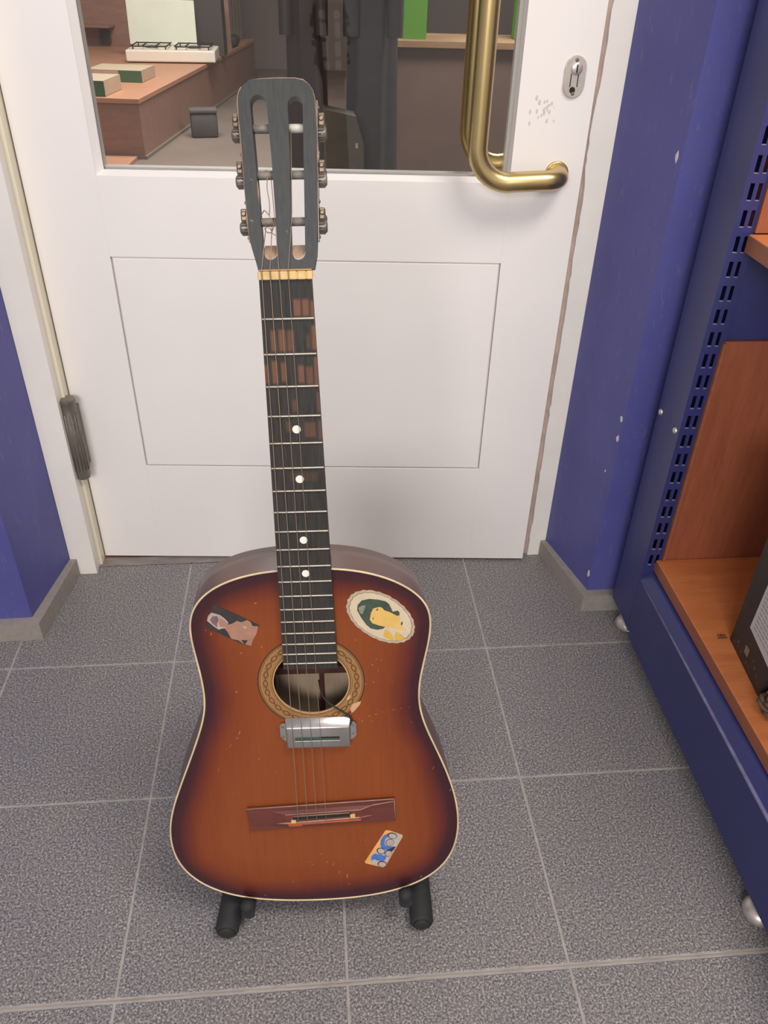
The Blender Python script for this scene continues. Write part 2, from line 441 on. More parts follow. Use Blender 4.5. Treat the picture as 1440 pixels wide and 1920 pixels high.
def skirting(name, base, top, h, thick_end):
    b = MB(); n = len(base)
    vs_ = [(p[0], p[1], 0.0003) for p in base] + [(p[0], p[1], h) for p in base] + [(p[0], p[1], h) for p in top] + [(p[0], p[1], 0.0003) for p in top]
    fs = []
    for i in range(n - 1):
        for a_, b_ in ((0, 1), (1, 2), (2, 3), (3, 0)):
            fs.append((a_ * n + i, a_ * n + i + 1, b_ * n + i + 1, b_ * n + i))
    fs += [(0, n, 2 * n, 3 * n), (n - 1, 4 * n - 1, 3 * n - 1, 2 * n - 1)]
    fc = b.faces(vs_, fs)
    return struct(b.build(name, 'skirting'))
ro, lo_ = 1.45, 1.35
skirting('baseboard_right', [(0.3768, 0.0), (0.4318, -0.1862), (0.4318 + ro * math.cos(TH), -0.1862 + ro * math.sin(TH))],
         [(0.3955, 0.0005), (0.4445, -0.1645), (0.4435 + ro * math.cos(TH), -0.1650 + ro * math.sin(TH))], 0.042, 0)
skirting('baseboard_left', [(-0.6245, -0.0775), (-0.6385, -0.2745), (-0.6385 - lo_, -0.2745 - lo_ * 0.096)],
         [(-0.645, -0.0775), (-0.6575, -0.2555), (-0.6575 - lo_, -0.2555 - lo_ * 0.096)], 0.042, 0)

def frame_block(b, a0, a1, d0, d1, z0=0.0003, z1=2.1, jag=None):
    b.prism([cp(a0, d0), cp(a1, d0), cp(a1, d1), cp(a0, d1)], z0, z1)
b = MB(); frame_block(b, -0.028, 0.0205, 0.0, 0.028)
trim_left = struct(b.build('trim_1', 'casing'), 'white hinge side door casing')
b = MB(); frame_block(b, -0.028, 0.0270, 0.0285, 0.14)
o = b.build('rebate_strip', 'cream', trim_left); label(o, 'cream rebate strip beside the hinge')
# latch-side casing, its inner paint edge chipped
edge = []
zz = 0.0003; r_ = random.Random(3)
while zz < 2.1:
    edge.append((0.9655 - 0.003 * min(1, zz / 1.0) + r_.uniform(-0.0014, 0.0014) - (0.0035 if 0.80 < zz < 0.93 else 0), zz)); zz += r_.uniform(0.008, 0.03)
poly = edge + [(0.9655, 2.1), (1.0015, 2.1), (1.0015, 0.0003)]
b = MB(); n_ = len(poly)
vs_ = [cp(p[0], 0.0) + (p[1],) for p in poly] + [cp(p[0], 0.03) + (p[1],) for p in poly]
b.faces(vs_, [tuple(range(n_)), tuple(range(2 * n_ - 1, n_ - 1, -1))] + [(i, n_ + i, n_ + (i + 1) % n_, (i + 1) % n_) for i in range(n_)])
trim_right = struct(b.build('trim_2', 'casing'), 'white latch side door casing with chipped inner edge')
b = MB(); frame_block(b, 0.9425, 0.972, 0.0065, 0.06)
label(b.build('rebate_strip', 'taupe', trim_right), 'bare taupe rebate strip')
# threshold
b = MB(); b.prism([cp(0.0215, 0.022), cp(0.9415, 0.019), cp(0.9415, 0.046), cp(0.0215, 0.049)], 0.0003, 0.0022, 0.0006)
thr = struct(b.build('trim_3', 'threshold'), 'flat grey threshold strip under the door')
b = MB(); b.prism([cp(0.027, 0.0495), cp(0.9415, 0.0465), cp(0.9415, 0.12), cp(0.027, 0.12)], -0.03, 0.0010)
b.build('threshold_board', 'threshold_wood', thr)

# ------------------------------------------------------------------ door leaf
door = struct(empty('door_1', (-0.585, -0.018, 0.0)), 'white door with a glazed upper half')
DW = 0.922; DT = 0.040; Z0 = 0.006; ZT = 2.05
def dl(x): return x + 0.585
def dpart(name, x0, x1, z0, z1, y0=0.0, y1=DT, bev=0.00015, mat='door'):
    return MB().box(dl(x0), dl(x1), y0, y1, z0, z1, bev).build(name, mat, door)
PL, PR, PB, PT = -0.4626, 0.2185, 0.2390, 0.6668
GLX, GRX, GB, GT = -0.4600, 0.2205, 0.8003, 1.92
e = 0.00003
dpart('stile', -0.585, PL - e, Z0, ZT); dpart('stile', PR + e, 0.337, Z0, ZT)
dpart('rail', PL, PR, Z0, PB); dpart('rail', PL, PR, PT, GB); dpart('rail', PL, PR, GT, ZT)
# panel with chamfered edges, set in a fine V groove
b = MB(); g = 0.0035
x0, x1, z0, z1 = dl(PL) + 0.0005, dl(PR) - 0.0005, PB + 0.0005, PT - 0.0005
v1 = [(x0, 0.006, z0), (x1, 0.006, z0), (x1, 0.006, z1), (x0, 0.006, z1)]
v2 = [(x0 + g, 0.0010, z0 + g), (x1 - g, 0.0010, z0 + g), (x1 - g, 0.0010, z1 - g), (x0 + g, 0.0010, z1 - g)]
v3 = [(p[0], 0.034, p[2]) for p in v1]
b.faces(v1 + v2 + v3, [(4, 5, 6, 7), (0, 1, 5, 4), (1, 2, 6, 5), (2, 3, 7, 6), (3, 0, 4, 7), (8, 9, 10, 11), (0, 1, 9, 8), (1, 2, 10, 9), (2, 3, 11, 10), (3, 0, 8, 11)])
b.build('panel', 'door', door)
# glazing beads (sloping into the glass) and pane
def bead(name, a, bq, inner_a, inner_b):
    """sloped strip from the door face to the pane"""
    b = MB(); P = [Vector(a), Vector(bq), Vector(inner_b), Vector(inner_a)]
    back = [Vector((p.x, 0.0185, p.z)) for p in P]
    b.faces(P + back, [(0, 1, 2, 3), (4, 5, 6, 7), (0, 1, 5, 4), (1, 2, 6, 5), (2, 3, 7, 6), (3, 0, 4, 7)])
    return b.build(name, 'door', door)
xl, xr = dl(PL), dl(PR); il, ir = dl(GLX) + 0.007, dl(GRX) - 0.005
gb, ib = GB, GB + 0.006
bead('glazing_bead', (xl, 0.001, gb), (xr, 0.001, gb), (il, 0.015, ib), (ir, 0.015, ib))
bead('glazing_bead', (xl, 0.001, gb), (xl, 0.001, GT), (il, 0.015, ib), (il, 0.015, GT))
bead('glazing_bead', (xr, 0.001, gb), (xr, 0.001, GT), (ir, 0.015, ib), (ir, 0.015, GT))
MB().box(xl + 0.001, xr - 0.001, 0.0188, 0.0228, GB + 0.001, GT - 0.001).build('glass_pane', 'glass', door)
for (xa, xb, za, zb) in ((xl, xr, GB, GB + 0.009), (xl, xl + 0.009, GB + 0.009, GT), (xr - 0.009, xr, GB + 0.009, GT)):
    MB().box(xa, xb, 0.0232, 0.0395, za, zb).build('glazing_bead', 'door', door)
# cranked brass pull handle on each face
def handle(side):
    y0 = 0.0 if side < 0 else DT
    R = 0.0157
    pts = [(0.8795, 0.0), (0.8790, 0.026)]
    P = [Vector((0.8795, y0, 0.8175)), Vector((0.8790, y0 + side * 0.022, 0.8170))]
    for q in range(1, 7):
        a = q / 6 * math.pi / 2
        P.append(Vector((0.8785 - 0.026 * (1 - math.cos(a)), y0 + side * (0.022 + 0.026 * math.sin(a)), 0.8165)))
    P.append(Vector((0.800, y0 + side * 0.048, 0.8135)))
    for q in range(0, 9):
        a = q / 8 * math.pi / 2
        P.append(Vector((0.792 - 0.0525 * math.sin(a), y0 + side * 0.048, 0.8125 + 0.0525 * (1 - math.cos(a)))))
    P.append(Vector((0.7395, y0 + side * 0.048, 1.2)))
    P.append(Vector((0.7395, y0 + side * 0.048, 1.64)))
    for q in range(1, 9):
        a = q / 8 * math.pi / 2
        P.append(Vector((0.7395 + 0.0525 * (1 - math.cos(a)), y0 + side * 0.048, 1.64 + 0.0525 * math.sin(a))))
    P += [Vector((0.852, y0 + side * 0.048, 1.693)), Vector((0.8785, y0 + side * 0.022, 1.693)), Vector((0.8795, y0, 1.693))]
    h = MB().tube(P, R, 20).build('pull_handle', 'brass', door)
    for z_ in (0.8175, 1.693):
        MB().lathe((0.8795, y0 + side * 0.0002, z_), (0, side, 0), [(0, 0.0195), (0.002, 0.0195), (0.003, 0.0175)], 24).build('rosette', 'brass', h)
    return h
label(handle(-1), 'brass pull handle on the near face'); label(handle(1), 'brass pull handle on the far face')
# oval lock plate with euro cylinder
cx, cz0, cz1, rw = 0.8868, 0.9465, 0.9725, 0.0165
def oval(rw, zb, zt, n=10):
    return [(cx + p[0], p[1]) for p in arc(0, zt, rw, 0, math.pi, n) + arc(0, zb, rw, math.pi, 2 * math.pi, n)]
RX = Matrix.Rotation(math.radians(90), 4, 'X')
lp = MB().prism([(p[0], p[1]) for p in oval(rw, cz0, cz1)], 0.0002, 0.0042, 0.0012).build('lock_plate', 'steel', door)
lp.data.transform(RX)
for f in lp.data.polygons: pass
c = MB().lathe((cx + 0.001, -0.004, 0.9715), (0, -1, 0), [(0, 0.0085), (0.0035, 0.0085), (0.004, 0.0078), (0.004, 0.0012)], 20).build('lock_cylinder', 'steel', lp)
MB().box(cx + 0.0000, cx + 0.002, -0.0088, -0.0079, 0.966, 0.977).build('keyway', 'dark', lp)
b = MB()
for sx in (-0.006, 0.005):
    b.box(cx + sx - 0.0007, cx + sx + 0.0007, -0.0047, -0.0041, 0.946, 0.964)
b.lathe((cx - 0.0015, -0.0041, 0.9415), (0, -1, 0), [(0, 0.0045), (0.0008, 0.0045)], 14)
b.build('key_slot', 'dark', lp)
for z_ in (0.983, 0.9365):
    MB().lathe((cx, -0.0040, z_), (0, -1, 0), [(0, 0.0028), (0.001, 0.0026), (0.0014, 0.0012)], 12).build('screw', 'dark_steel', lp)
# barrel hinge on the left edge
hb = [(-0.5835, 0.2285), (-0.5795, 0.4065)]
prof = [(0, 0.007), (0.003, 0.0125), (0.012, 0.0145), (0.020, 0.0138), (0.024, 0.0155), (0.150, 0.0155), (0.152, 0.0146), (0.168, 0.0146), (0.172, 0.0158), (0.178, 0.0150), (0.179, 0.006)]
hx = dl(-0.5815); hy = -0.029
hg = MB().lathe((hx, hy, 0.2275), (0, 0, 1), prof, 18).build('hinge', 'dark_steel', door); smooth(hg, 30)
b = MB()
for q in range(7):
    a = math.radians(-160 + q * 24)
    b.tube([(hx + 0.0155 * math.cos(a), hy + 0.0155 * math.sin(a), 0.2275 + 0.025), (hx + 0.0155 * math.cos(a), hy + 0.0155 * math.sin(a), 0.2275 + 0.149)], 0.0012, 6)
b.build('barrel_rib', 'dark_steel', hg)
MB().box(hx - 0.004, hx + 0.010, hy + 0.0145, -0.0004, 0.250, 0.382, 0.001).build('hinge_leaf', 'dark_steel', hg)
# scuffs under the lock
b = MB()
for _ in range(26):
    x_ = 0.848 + random.gauss(0, 0.012); z_ = 0.915 + random.gauss(0, 0.009); w_ = random.uniform(0.0006, 0.0034)
    b.faces([(x_ + w_ * math.cos(a) * 0.6, -0.0003 - 0.00003 * _, z_ + w_ * 1.2 * math.sin(a)) for a in [k_ * math.pi / 3 for k_ in range(6)]], [tuple(range(6))])
o = b.build('scuff_marks', pm('grey_scuff', (206, 196, 190), 0.7), door); o['kind'] = 'stuff'

# ------------------------------------------------------------------ guitar
gX = Vector((0.99933, 0.00844, 0.03556)); gY = Vector((-0.03652, 0.19767, 0.97959)); gN = Vector((0.00124, -0.98023, 0.19784))
gO = Vector((-0.0963, -0.6734, 0.8606))
LO = Vector((0.0, 0.824, 0.0))                        # local origin moved to the bottom of the body
GW = Matrix(((gX.x, gY.x, gN.x, 0), (gX.y, gY.y, gN.y, 0), (gX.z, gY.z, gN.z, 0), (0, 0, 0, 1)))
GW.translation = gO - (gY * 0.824)
guitar = bpy.data.objects.new('acoustic_guitar', None); COL.objects.link(guitar); guitar.matrix_world = GW
tag(guitar, 'sunburst acoustic guitar with slotted headstock, stickers and four strings, leaning on a black stand', 'guitar')
def gb_(b, name, mat=None, parent=None): return b.build(name, mat, parent or guitar, offset=LO)
ZB = -0.008
raw = [(-0.0314,-0.3141),(-0.0552,-0.3169),(-0.0763,-0.3217),(-0.0977,-0.3297),(-0.1132,-0.3399),(-0.1249,-0.3516),(-0.1332,-0.3658),(-0.1372,-0.3804),(-0.1372,-0.4003),(-0.1340,-0.4233),(-0.1300,-0.4480),(-0.1284,-0.4759),(-0.1293,-0.4947),(-0.1326,-0.5111),(-0.1390,-0.5303),(-0.1480,-0.5540),(-0.1597,-0.5834),(-0.1745,-0.6184),(-0.1868,-0.6472),(-0.1943,-0.6730),(-0.1980,-0.6957),(-0.1985,-0.7189),(-0.1956,-0.7426),(-0.1865,-0.7650),(-0.1708,-0.7840),(-0.1506,-0.8001),(-0.1258,-0.8119),(-0.0961,-0.8192),(-0.0630,-0.8228),(-0.0297,-0.8243),(0.0037,-0.8241),(0.0372,-0.8222),(0.0647,-0.8184),(0.0921,-0.8117),(0.1174,-0.8026),(0.1405,-0.7892),(0.1584,-0.7716),(0.1711,-0.7500),(0.1775,-0.7265),(0.1800,-0.6994),(0.1787,-0.6728),(0.1740,-0.6446),(0.1660,-0.6170),(0.1561,-0.5881),(0.1464,-0.5650),(0.1378,-0.5430),(0.1300,-0.5231),(0.1262,-0.5009),(0.1258,-0.4819),(0.1284,-0.4606),(0.1330,-0.4398),(0.1383,-0.4168),(0.1414,-0.3967),(0.1416,-0.3793),(0.1385,-0.3655),(0.1306,-0.3534),(0.1175,-0.3410),(0.0994,-0.3297),(0.0767,-0.3208),(0.0520,-0.3154),(0.0305,-0.3132),(0.0,-0.3122)]
for _ in range(2):
    N_ = len(raw); raw = [((raw[i - 1][0] + 2 * raw[i][0] + raw[(i + 1) % N_][0]) / 4, (raw[i - 1][1] + 2 * raw[i][1] + raw[(i + 1) % N_][1]) / 4) for i in range(N_)]
rim = [(p.x, p.y) for p in spline(raw, 3)]
HX, HY, HR = -0.0010, -0.4655, 0.0450
def inpoly(x, y, poly):
    c = False; j = len(poly) - 1
    for i in range(len(poly)):
        xi, yi = poly[i]; xj, yj = poly[j]
        if (yi > y) != (yj > y) and x < (xj - xi) * (y - yi) / (yj - yi) + xi: c = not c
        j = i
    return c
def dist(x, y, poly):
    best = 9
    for i in range(len(poly)):
        ax, ay = poly[i - 1]; bx, by = poly[i]; dx, dy = bx - ax, by - ay
        t = max(0, min(1, ((x - ax) * dx + (y - ay) * dy) / (dx * dx + dy * dy + 1e-12)))
        best = min(best, (x - ax - t * dx) ** 2 + (y - ay - t * dy) ** 2)
    return math.sqrt(best)
hole = [(HX + HR * math.cos(a), HY + HR * math.sin(a)) for a in [2 * math.pi * q / 56 for q in range(56)]]
vt = list(rim) + hole; ed = [(i, (i + 1) % len(rim)) for i in range(len(rim))] + [(len(rim) + i, len(rim) + (i + 1) % 56) for i in range(56)]
yy = -0.82
while yy < -0.31:
    xx = -0.2
    while xx < 0.185:
        if inpoly(xx, yy, rim) and math.hypot(xx - HX, yy - HY) > HR + 0.004 and dist(xx, yy, raw) > 0.004: vt.append((xx, yy))
        xx += 0.0075
    yy += 0.0075
V2, E2, F2 = delaunay_2d_cdt([Vector(p) for p in vt], ed, [], 0, 1e-6)[:3]
F2 = [f for f in F2 if inpoly(sum(V2[i].x for i in f) / 3, sum(V2[i].y for i in f) / 3, rim) and math.hypot(sum(V2[i].x for i in f) / 3 - HX, sum(V2[i].y for i in f) / 3 - HY) > HR * 0.995]
me = bpy.data.meshes.new('soundboard')
me.from_pydata([(p.x, p.y + LO.y, ZB) for p in V2], [], [list(f) for f in F2])
at_ = me.attributes.new('edge', 'FLOAT', 'POINT')
for i, p in enumerate(V2): at_.data[i].value = dist(p.x, p.y, raw)
me.materials.append(M['burst'])
sb = bpy.data.objects.new('soundboard', me); COL.objects.link(sb); sb.parent = guitar
if me.polygons[0].normal.z < 0: me.flip_normals()
# sides and back
def depth(y): return 0.068 + (min(max((-y - 0.31) / 0.51, 0), 1)) * 0.026
b = MB(); n_ = len(rim); vs_ = []; fs = []
cxm = -0.006
lv = [(0.0, 1.0), (0.06, 1.0), (0.5, 1.0), (0.95, 0.996), (1.0, 0.982)]
for s_, sc_ in lv:
    for x, y in rim:
        vs_.append(((x - cxm) * sc_ + cxm - 0.006 * s_, (y + 0.57) * sc_ - 0.57, ZB - 0.0005 - depth(y) * s_))
for q in range(len(lv) - 1):
    for i in range(n_):
        fs.append((q * n_ + i, q * n_ + (i + 1) % n_, (q + 1) * n_ + (i + 1) % n_, (q + 1) * n_ + i))
fs.append(tuple(range((len(lv) - 1) * n_, len(lv) * n_)))
b.faces(vs_, fs)
body = gb_(b, 'body', 'side'); smooth(body, 50)
# inner back and bracing seen through the hole
b = MB(); inner = [((x - cxm) * 0.95 + cxm, (y + 0.57) * 0.95 - 0.57, ZB - 0.004 - depth(y) * 0.93) for x, y in rim]
b.faces(inner, [tuple(range(n_))])
b.box(-0.052, 0.004, -0.565, -0.485, -0.066, -0.064); b.box(0.010, 0.060, -0.560, -0.484, -0.066, -0.064)
gb_(b, 'back_lining', 'inside_wood', body)
b = MB(); b.box(0.0045, 0.0095, -0.60, -0.43, -0.068, -0.058); b.box(-0.10, 0.10, -0.484, -0.474, -0.070, -0.052)
gb_(b, 'back_brace', 'neck_wood', body)
# binding
b = MB().tube([(x * 1.0, y, ZB - 0.0001) for x, y in rim], 0.0012, 8, closed=True)
gb_(b, 'binding', 'binding')
b = MB(); r_ = random.Random(5)
# rosette: flat print ring + lozenge chain
def ring(b, r0, r1, z, m, n=72):
    vs_ = [(HX + r * math.cos(2 * math.pi * q / n), HY + r * math.sin(2 * math.pi * q / n), z) for r in (r0, r1) for q in range(n)]
    b.faces(vs_, [(q, (q + 1) % n, n + (q + 1) % n, n + q) for q in range(n)], m)
ring(b, 0.0446, 0.0455, ZB + 0.00025, 'torn')
ring(b, 0.0455, 0.0625, ZB + 0.0002, 'rosette')
ring(b, 0.0466, 0.0473, ZB + 0.0003, 'rosette_dark'); ring(b, 0.0486, 0.0491, ZB + 0.0003, 'rosette_dark')
ring(b, 0.0476, 0.0484, ZB + 0.0003, 'rosette_light'); ring(b, 0.0493, 0.0501, ZB + 0.0003, 'rosette_light')
ring(b, 0.0588, 0.0594, ZB + 0.0003, 'rosette_light'); ring(b, 0.0606, 0.0611, ZB + 0.0003, 'rosette_dark'); ring(b, 0.0622, 0.0640, ZB + 0.0003, 'rosette_dark')
NL = 27
for q in range(NL):
    a0 = 2 * math.pi * (q + 0.5) / NL
    def pp(da, r): return (HX + r * math.cos(a0 + da), HY + r * math.sin(a0 + da))
    rm = 0.0544; w = 0.0031; h = 2 * math.pi / NL * 0.50
    outer = [pp(-h, rm), pp(-h * 0.5, rm + w * 0.66), pp(0, rm + w), pp(h * 0.5, rm + w * 0.66), pp(h, rm), pp(h * 0.5, rm - w * 0.66), pp(0, rm - w), pp(-h * 0.5, rm - w * 0.66)]
    ctr = pp(0, rm)
    inn = [(ctr[0] + (p[0] - ctr[0]) * 0.70, ctr[1] + (p[1] - ctr[1]) * 0.70) for p in outer]
    b.faces([(p[0], p[1], ZB + 0.00035) for p in outer + inn], [(i, (i + 1) % 8, 8 + (i + 1) % 8, 8 + i) for i in range(8)], 'rosette_dark')
gb_(b, 'rosette', None, sb)
b = MB().flat([(0.0440, -0.5060), (0.0465, -0.4990), (0.0520, -0.4960), (0.0575, -0.4943), (0.0560, -0.4990), (0.0520, -0.5045), (0.0490, -0.5085), (0.0455, -0.5117)], ZB + 0.0005)
b.flat([(0.0400, -0.4905), (0.0440, -0.4850), (0.0452, -0.4852), (0.0440, -0.4900), (0.0415, -0.4925)], ZB + 0.0005)
label(gb_(b, 'torn_patch', 'torn', sb), 'pale torn veneer at the sound hole rim')
b = MB().lathe((HX, HY, ZB - 0.0026), (0, 0, 1), [(0, HR + 0.0002), (0.0027, HR + 0.0002)], 56)
for f in list(b.bm.faces):
    if len(f.verts) > 4: b.bm.faces.remove(f)
gb_(b, 'sound_hole_edge', 'torn', sb)

# neck + heel
def fw(y): return 0.0502 + (0.0629 - 0.0502) * (-y) / 0.4325
b = MB(); NS = 14
st_ = [(-0.002, 0.021), (-0.05, 0.021), (-0.15, 0.022), (-0.25, 0.023), (-0.285, 0.026), (-0.300, 0.040), (-0.3105, 0.060)]
vs_ = []; fs = []
for y, dpt in st_:
    w = fw(y) / 2
    for q in range(NS + 1):
        a = math.pi * q / NS
        vs_.append((-w * math.cos(a), y, -0.0065 - dpt * math.sin(a) ** 0.7 if math.sin(a) > 1e-6 else -0.0065))
for i in range(len(st_) - 1):
    for q in range(NS):
        fs.append((i * (NS + 1) + q, i * (NS + 1) + q + 1, (i + 1) * (NS + 1) + q + 1, (i + 1) * (NS + 1) + q))
    fs.append((i * (NS + 1), (i + 1) * (NS + 1), (i + 1) * (NS + 1) + NS, i * (NS + 1) + NS))
fs += [tuple(range(NS + 1)), tuple(range((len(st_) - 1) * (NS + 1), len(st_) * (NS + 1)))]
b.faces(vs_, fs); smooth(gb_(b, 'neck', 'neck_wood'), 45)
# fretboard with wear
SL = 0.65
def fy(n): return -SL * (1 - 2 ** (-n / 12))
patches = [(1, .0064, .0126, .5, .94, 1), (1, .0147, .0204, .5, .94, .95), (1, .0225, .026, .55, 1, .8), (2, -.0177, -.0130, .32, .92, 1), (2, -.0099, -.0036, .3, .92, 1), (2, -.002, .0047, .32, .92, .7), (2, .0167, .0203, .45, .85, .35), (2, .0222, .027, .2, .9, .9), (3, -.0270, -.0222, .3, .9, .7), (3, -.0188, -.0135, .2, .9, 1), (3, -.0099, -.005, .25, .85, .85), (3, .007, .0125, .35, .9, .9), (3, .0146, .021, .4, .95, .6), (3, .023, .027, .1, 1, .8), (4, -.001, .003, .45, .85, .5), (5, -.009, -.003, .2, .6, .45), (5, .010, .021, .25, .8, .5), (7, -.008, .02, .2, .6, .2), (4, .024, .027, .2, .9, .5), (5, .024, .028, .2, .9, .5)]
def wear(x, y):
    w = 0
    for n, x0, x1, v0, v1, s in patches:
        a, c = fy(n - 1), fy(n); v = (y - a) / (c - a)
        fx = min(1, max(0, min(x - x0, x1 - x) / 0.0012 + 0.6)); fv = min(1, max(0, min(v - v0, v1 - v) / 0.08 + 0.4))
        w = max(w, s * fx * fv)
    return w
NX, NY = 56, 260; YE = -0.4415; vs_ = []; wv = []
for j in range(NY + 1):
    y = YE * j / NY
    for i in range(NX + 1):
        x = (i / NX - 0.5) * fw(y); vs_.append((x, y + LO.y, -0.001)); wv.append(wear(x, y))
fs = [(j * (NX + 1) + i, (j + 1) * (NX + 1) + i, (j + 1) * (NX + 1) + i + 1, j * (NX + 1) + i + 1) for j in range(NY) for i in range(NX)]
nb = len(vs_)
cor = [(-fw(0) / 2, 0), (fw(0) / 2, 0), (fw(YE) / 2, YE), (-fw(YE) / 2, YE)]
vs_ += [(c[0], c[1] + LO.y, -0.001) for c in cor] + [(c[0], c[1] + LO.y, -0.0078) for c in cor]
fs += [(nb, nb + 1, nb + 5, nb + 4), (nb + 1, nb + 2, nb + 6, nb + 5), (nb + 2, nb + 3, nb + 7, nb + 6), (nb + 3, nb, nb + 4, nb + 7), (nb + 4, nb + 5, nb + 6, nb + 7)]
wv += [0, .3, 0, 0] * 2
me = bpy.data.meshes.new('fretboard'); me.from_pydata(vs_, [], fs)
at_ = me.attributes.new('wear', 'FLOAT', 'POINT')
for i, w in enumerate(wv): at_.data[i].value = w
me.materials.append(M['fretboard'])
fb = bpy.data.objects.new('fretboard', me); COL.objects.link(fb); fb.parent = guitar
for n in range(1, 20):
    y = fy(n); w = fw(y) / 2 - 0.0004
    b = MB().tube([(-w, y, -0.0007), (-w + 0.0008, y, -0.0003), (w - 0.0008, y, -0.0003), (w, y, -0.0007)], 0.0010, 6)
    gb_(b, 'fret', 'fret', fb)
for n in (5, 7, 10, 12):
    b = MB().lathe((0.0014, (fy(n) + fy(n - 1)) / 2, -0.0012), (0, 0, 1), [(0, 0.0043), (0.0005, 0.0043), (0.0006, 0.004)], 20)
    gb_(b, 'position_dot', 'dot', fb)
# nut: bone bar with six grooves, thin ledge behind
b = MB(); xs = [-0.0218, -0.0138, -0.0052, 0.0033, 0.0113, 0.0199]
prev = -0.0257
for x in xs + [None]:
    nx_ = 0.0260 if x is None else x - 0.0005
    b.box(prev, nx_, 0.0002, 0.0080, -0.0075, 0.0014, 0.0009)
    if x is not None:
        b.box(x - 0.0005, x + 0.0005, 0.0006, 0.0076, -0.0070, 0.0004); prev = x + 0.0005
gb_(b, 'nut', 'bone')
gb_(MB().box(-0.0243, 0.0253, 0.0082, 0.0096, -0.006, -0.0004, 0.0003), 'nut_ledge', 'bone_line')

# headstock, tilted back 10 degrees
HT = math.radians(10)
HM = Matrix.Translation((0, LO.y, -0.001)) @ Matrix.Rotation(-HT, 4, 'X')
hs_out = [(-0.0253, 0.0090), (-0.0264, 0.0143), (-0.0301, 0.0291), (-0.0318, 0.0374), (-0.0329, 0.0632), (-0.0338, 0.0886), (-0.0345, 0.1185), (-0.0354, 0.1400), (-0.0355, 0.1574), (-0.0345, 0.1622), (-0.0315, 0.1672), (-0.0246, 0.1724), (-0.0141, 0.1737), (0.0016, 0.1740), (0.0172, 0.1738), (0.0245, 0.1722), (0.0295, 0.1685), (0.0327, 0.1635), (0.0343, 0.1572), (0.0350, 0.1447), (0.0350, 0.1172), (0.0340, 0.0873), (0.0326, 0.0568), (0.0316, 0.0362), (0.0304, 0.0216), (0.0276, 0.0090)]
hsl = [(-0.0168 + 0.0075 * math.cos(a), 0.1532 + 0.0075 * math.sin(a)) for a in [math.pi * q / 8 for q in range(9)]] + [(-0.0218, 0.0924), (-0.0208, 0.0579)] + [(-0.0130 + 0.0068 * math.cos(a), 0.0250 + 0.0068 * math.sin(a)) for a in [math.pi + math.pi * q / 8 for q in range(9)]] + [(-0.0064, 0.0600), (-0.0074, 0.1081)]
hsr = [(0.0164 + 0.0068 * math.cos(a), 0.1520 + 0.0068 * math.sin(a)) for a in [math.pi * q / 8 for q in range(9)]] + [(0.0094, 0.1078), (0.0070, 0.0500)] + [(0.0133 + 0.0066 * math.cos(a), 0.0245 + 0.0066 * math.sin(a)) for a in [math.pi + math.pi * q / 8 for q in range(9)]] + [(0.0218, 0.0976)]
HTK = 0.0170
hs = plate('headstock', [hs_out, hsl, hsr], -HTK, 0.0, 'headstock', guitar)
hs.data.transform(HM)
hs.data.materials.append(M['ramp_wood'])
def hb_(b, name, mat=None, parent=None):
    o = b.build(name, mat, parent or hs); o.data.transform(HM); return o
# bare wood showing along the edges
b = MB()
P3 = [(p[0], p[1], 0.0001) for p in hs_out[5:]]
for a_, c_ in ((3, 8), (9, 15), (15, 19)):
    seg = hs_out[a_ + 2:c_ + 3]
    b.tube([(p[0], p[1], -0.0003) for p in seg], [0.0002 + 0.0004 * r_.random() for _ in seg], 6)
b.tube([(0.0350, 0.118, -0.0003), (0.0353, 0.108, -0.0003), (0.0345, 0.100, -0.0003)], [0.0004, 0.0013, 0.0004], 6)
b.tube([(-0.0331, 0.062, -0.0003), (-0.0332, 0.055, -0.0003), (-0.0322, 0.040, -0.0003)], [0.0004, 0.0010, 0.0004], 6)
b.tube([(-0.0216, 0.088, -0.0003), (-0.0212, 0.078, -0.0003), (-0.0209, 0.068, -0.0003)], [0.0003, 0.0010, 0.0003], 6)
hb_(b, 'worn_or_highlight_edge', 'wear_head')
# scooped ramps at the lower ends of the slots
for cx_, w in ((-0.0131, 0.0062), (0.0133, 0.0061)):
    b = MB(); rows = []
    for q in range(7):
        t = q / 6; y = 0.0188 + 0.0135 * t; z = -0.0004 - (HTK - 0.001) * t ** 1.5
        ww = w * (0.45 + 0.55 * min(1, t * 2.5) ** 0.5)
        rows.append((y, z, ww))
    vs_ = []
    for y, z, ww in rows: vs_ += [(cx_ - ww, y, z), (cx_ + ww, y, z)]
    m_ = len(vs_); fs = [(2 * i, 2 * i + 1, 2 * i + 3, 2 * i + 2) for i in range(6)]
    b.faces(vs_, fs); hb_(b, 'slot_ramp', 'ramp_wood')
